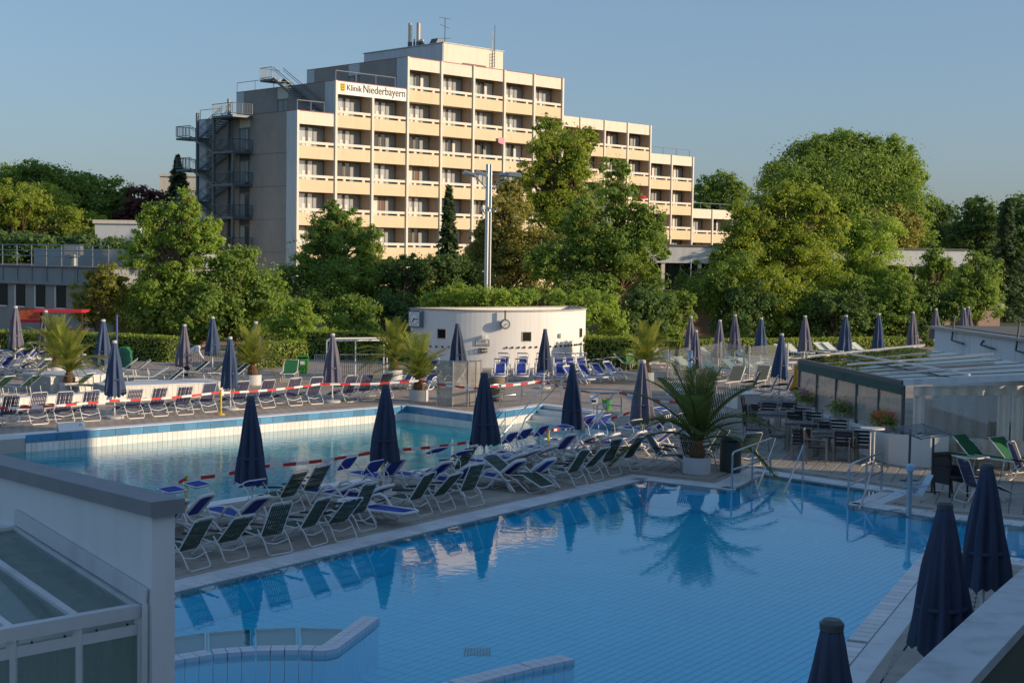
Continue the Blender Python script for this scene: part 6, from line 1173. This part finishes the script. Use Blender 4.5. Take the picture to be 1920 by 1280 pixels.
# direction board at the far pool rim
p = P(134, 807); t = thing('direction_board', 'low white board reading Schwimmrichtung at the pool rim', 'sign', p, math.atan2(fdir.y, fdir.x)); ob('board', MB().sheet([(-.40, -.05, .01), (.40, -.05, .01), (.40, .06, .24), (-.40, .06, .24)], .012), M_sign, t); ob('back', MB().sheet([(.40, .16, .01), (-.40, .16, .01), (-.40, .07, .24), (.40, .07, .24)], .012), M_sign, t)
o = mobj('lettering', textmesh('Schwimmrichtung', .105, .002), M_blk, t, (-.36, -.008, .085)); o.rotation_euler = (R(64), 0, 0); o.scale = (.72, 1, 1); o = ob('arrow_ring', MB().tube([(.28+.035*math.cos(a*math.pi/5), -.0, .13+.05*math.sin(a*math.pi/5)) for a in range(10)], .006, 4, True), M_blk, t)
# red awning table behind the hedge, white sails on the pavilion terrace
p = D(115, 590, 78); t = thing('red_stall', 'red topped market stall behind the left hedge', 'stall', (p.x, p.y, 0)); mr_ = mat('stall_red', (.55, .03, .05), .6)
zt = D(115, 582, 78).z; ob('roof', bx((-1.3, -.7, zt-.08), (1.3, .7, zt+.06)), mr_, t); [ob('post', bx((x-.04, -.04, 0), (x+.04, .04, zt-.08)), M_bframe, t) for x in (-1.1, 1.1)]; ob('counter', bx((-1.2, -.5, 0), (1.2, .5, .85)), mr_, t)
p = D(60, 590, 80); t = thing('orange_bench', 'rust red bench block left of the market stall', 'bench', (p.x, p.y, 0)); zt = D(60, 578, 80).z; ob('back', MB().sheet([(-1.0, 0, zt-.6), (.8, 0, zt-.6), (.4, .2, zt), (-.7, .2, zt)], .08), mat('rust', (.35, .08, .03), .7), t); ob('seat', bx((-1, -.6, zt-.75), (.9, .05, zt-.6)), mr_, t); [ob('leg', bx((x-.05, -.5, 0), (x+.05, -.1, zt-.75)), M_bframe, t) for x in (-.8, .7)]
p = P(262, 640); t = thing('blue_pole', 'slim blue flag pole behind the clipped hedge', 'pole', D(218, 640, 66)*1); t.location = (D(219, 640, 66).x, 66, 0); ob('shaft', MB().tube([(0, 0, 0), (0, 0, D(219, 592, 66).z)], .05, 8), mat('pole_blue', (.10, .12, .35), .4), t); ob('cap', MB().lathe([(.07, 0), (.03, .08)], 8, (0, 0, D(219, 592, 66).z)), M_darks, t)
p = D(1300, 548, 97); t = thing('sun_sail', 'white folded sun sail on the pavilion terrace', 'sail', (p.x, p.y, pbase)); ob('cloth', MB().add([(-.9, 0, .05), (.2, .2, .7), (.9, 0, .08), (.3, -.5, .05), (1.6, .1, .1), (1.0, .3, .55)], [(0, 3, 1), (3, 2, 1), (2, 4, 5)]), M_sign, t); ob('mast', MB().tube([(-.2, 0, 0), (-.2, 0, 2.4)], .03, 6), M_wtube, t)
# the bending person in a white shirt
def person(lab, base, face):
    t = thing('person', lab, 'person', base, face); J = [(0, 0, .92), (.10, 0, .90), (.11, .03, .50), (.11, -.06, .08), (.11, .10, .04), (-.10, 0, .90), (-.11, -.06, .50), (-.11, -.16, .08), (-.11, 0, .04), (0, .14, 1.06), (0, .32, 1.18), (0, .44, 1.24), (.19, .38, 1.20), (.24, .46, .93), (.18, .62, .74), (-.19, .38, 1.20), (-.24, .48, .93), (-.18, .64, .74), (0, .52, 1.28)]
    E = [(0, 1), (1, 2), (2, 3), (3, 4), (0, 5), (5, 6), (6, 7), (7, 8), (0, 9), (9, 10), (10, 11), (11, 12), (12, 13), (13, 14), (11, 15), (15, 16), (16, 17), (11, 18)]; Rr = [.15, .11, .075, .05, .045, .11, .075, .05, .045, .15, .16, .13, .07, .05, .035, .07, .05, .035, .055]
    me = bpy.data.meshes.new('body'); me.from_pydata(J, E, []); o = mobj('body', me, mat('shirt_white', (.78, .76, .74), .8), t); o.modifiers.new('skin', 'SKIN'); s2 = o.modifiers.new('sub', 'SUBSURF'); s2.levels = s2.render_levels = 2
    for i, v in enumerate(me.skin_vertices[0].data): v.radius = (Rr[i], Rr[i]*.85); v.use_root = i == 0
    skin = mat('skin', (.50, .28, .19), .6)
    h = ob('head', MB().lathe([(.03, -.13), (.065, -.10), (.085, -.03), (.092, .04), (.075, .10), (.03, .13)], 14), skin, t, (0, .60, 1.33), smooth=True); h.rotation_euler = (R(-50), 0, 0); ob('nose', MB().add([(-.015, .085, .01), (.015, .085, .01), (0, .115, -.02), (0, .088, .04)], [(0, 1, 2), (0, 2, 3), (1, 3, 2)]), skin, h)
    ob('hair', MB().lathe([(.096, .0), (.102, .05), (.085, .11), (.04, .145)], 14, (0, -.02, 0)), mat('hair_brown', (.12, .06, .03), .7), h, smooth=True)
    for s_ in (-1, 1):
        ob('ear', MB().lathe([(.01, -.03), (.02, 0), (.01, .03)], 6, (s_*.092, 0, 0)), skin, h); ob('trouser_leg', MB().tube([(s_*.10, 0, .92), (s_*.11, .03 if s_ > 0 else -.06, .50), (s_*.11, -.06 if s_ > 0 else -.16, .06)], [.135, .10, .085], 10), mat('trousers_dark', (.03, .035, .05), .8), t, smooth=True)
        hd = MB(); b_ = Vector((s_*.18, .62, .74) if s_ > 0 else (s_*.18, .64, .74)); hd.box(b_+Vector((0, .015, -.05)), (.035, .07, .09))
        for f in range(4): hd.tube([b_+Vector((0, -.015+.02*f, -.09)), b_+Vector((0, -.012+.022*f, -.13)), b_+Vector((-s_*.015, -.01+.022*f, -.165+.01*abs(f-1.5)))], [.010, .009, .007], 5)
        hd.tube([b_+Vector((0, .05, -.03)), b_+Vector((-s_*.02, .075, -.06)), b_+Vector((-s_*.03, .08, -.09))], [.012, .010, .008], 5); ob('hand', hd, skin, t)
p = P(352, 706); person('person in a white shirt bending forward behind a lavender parasol', (p.x, p.y, 0), R(-80))
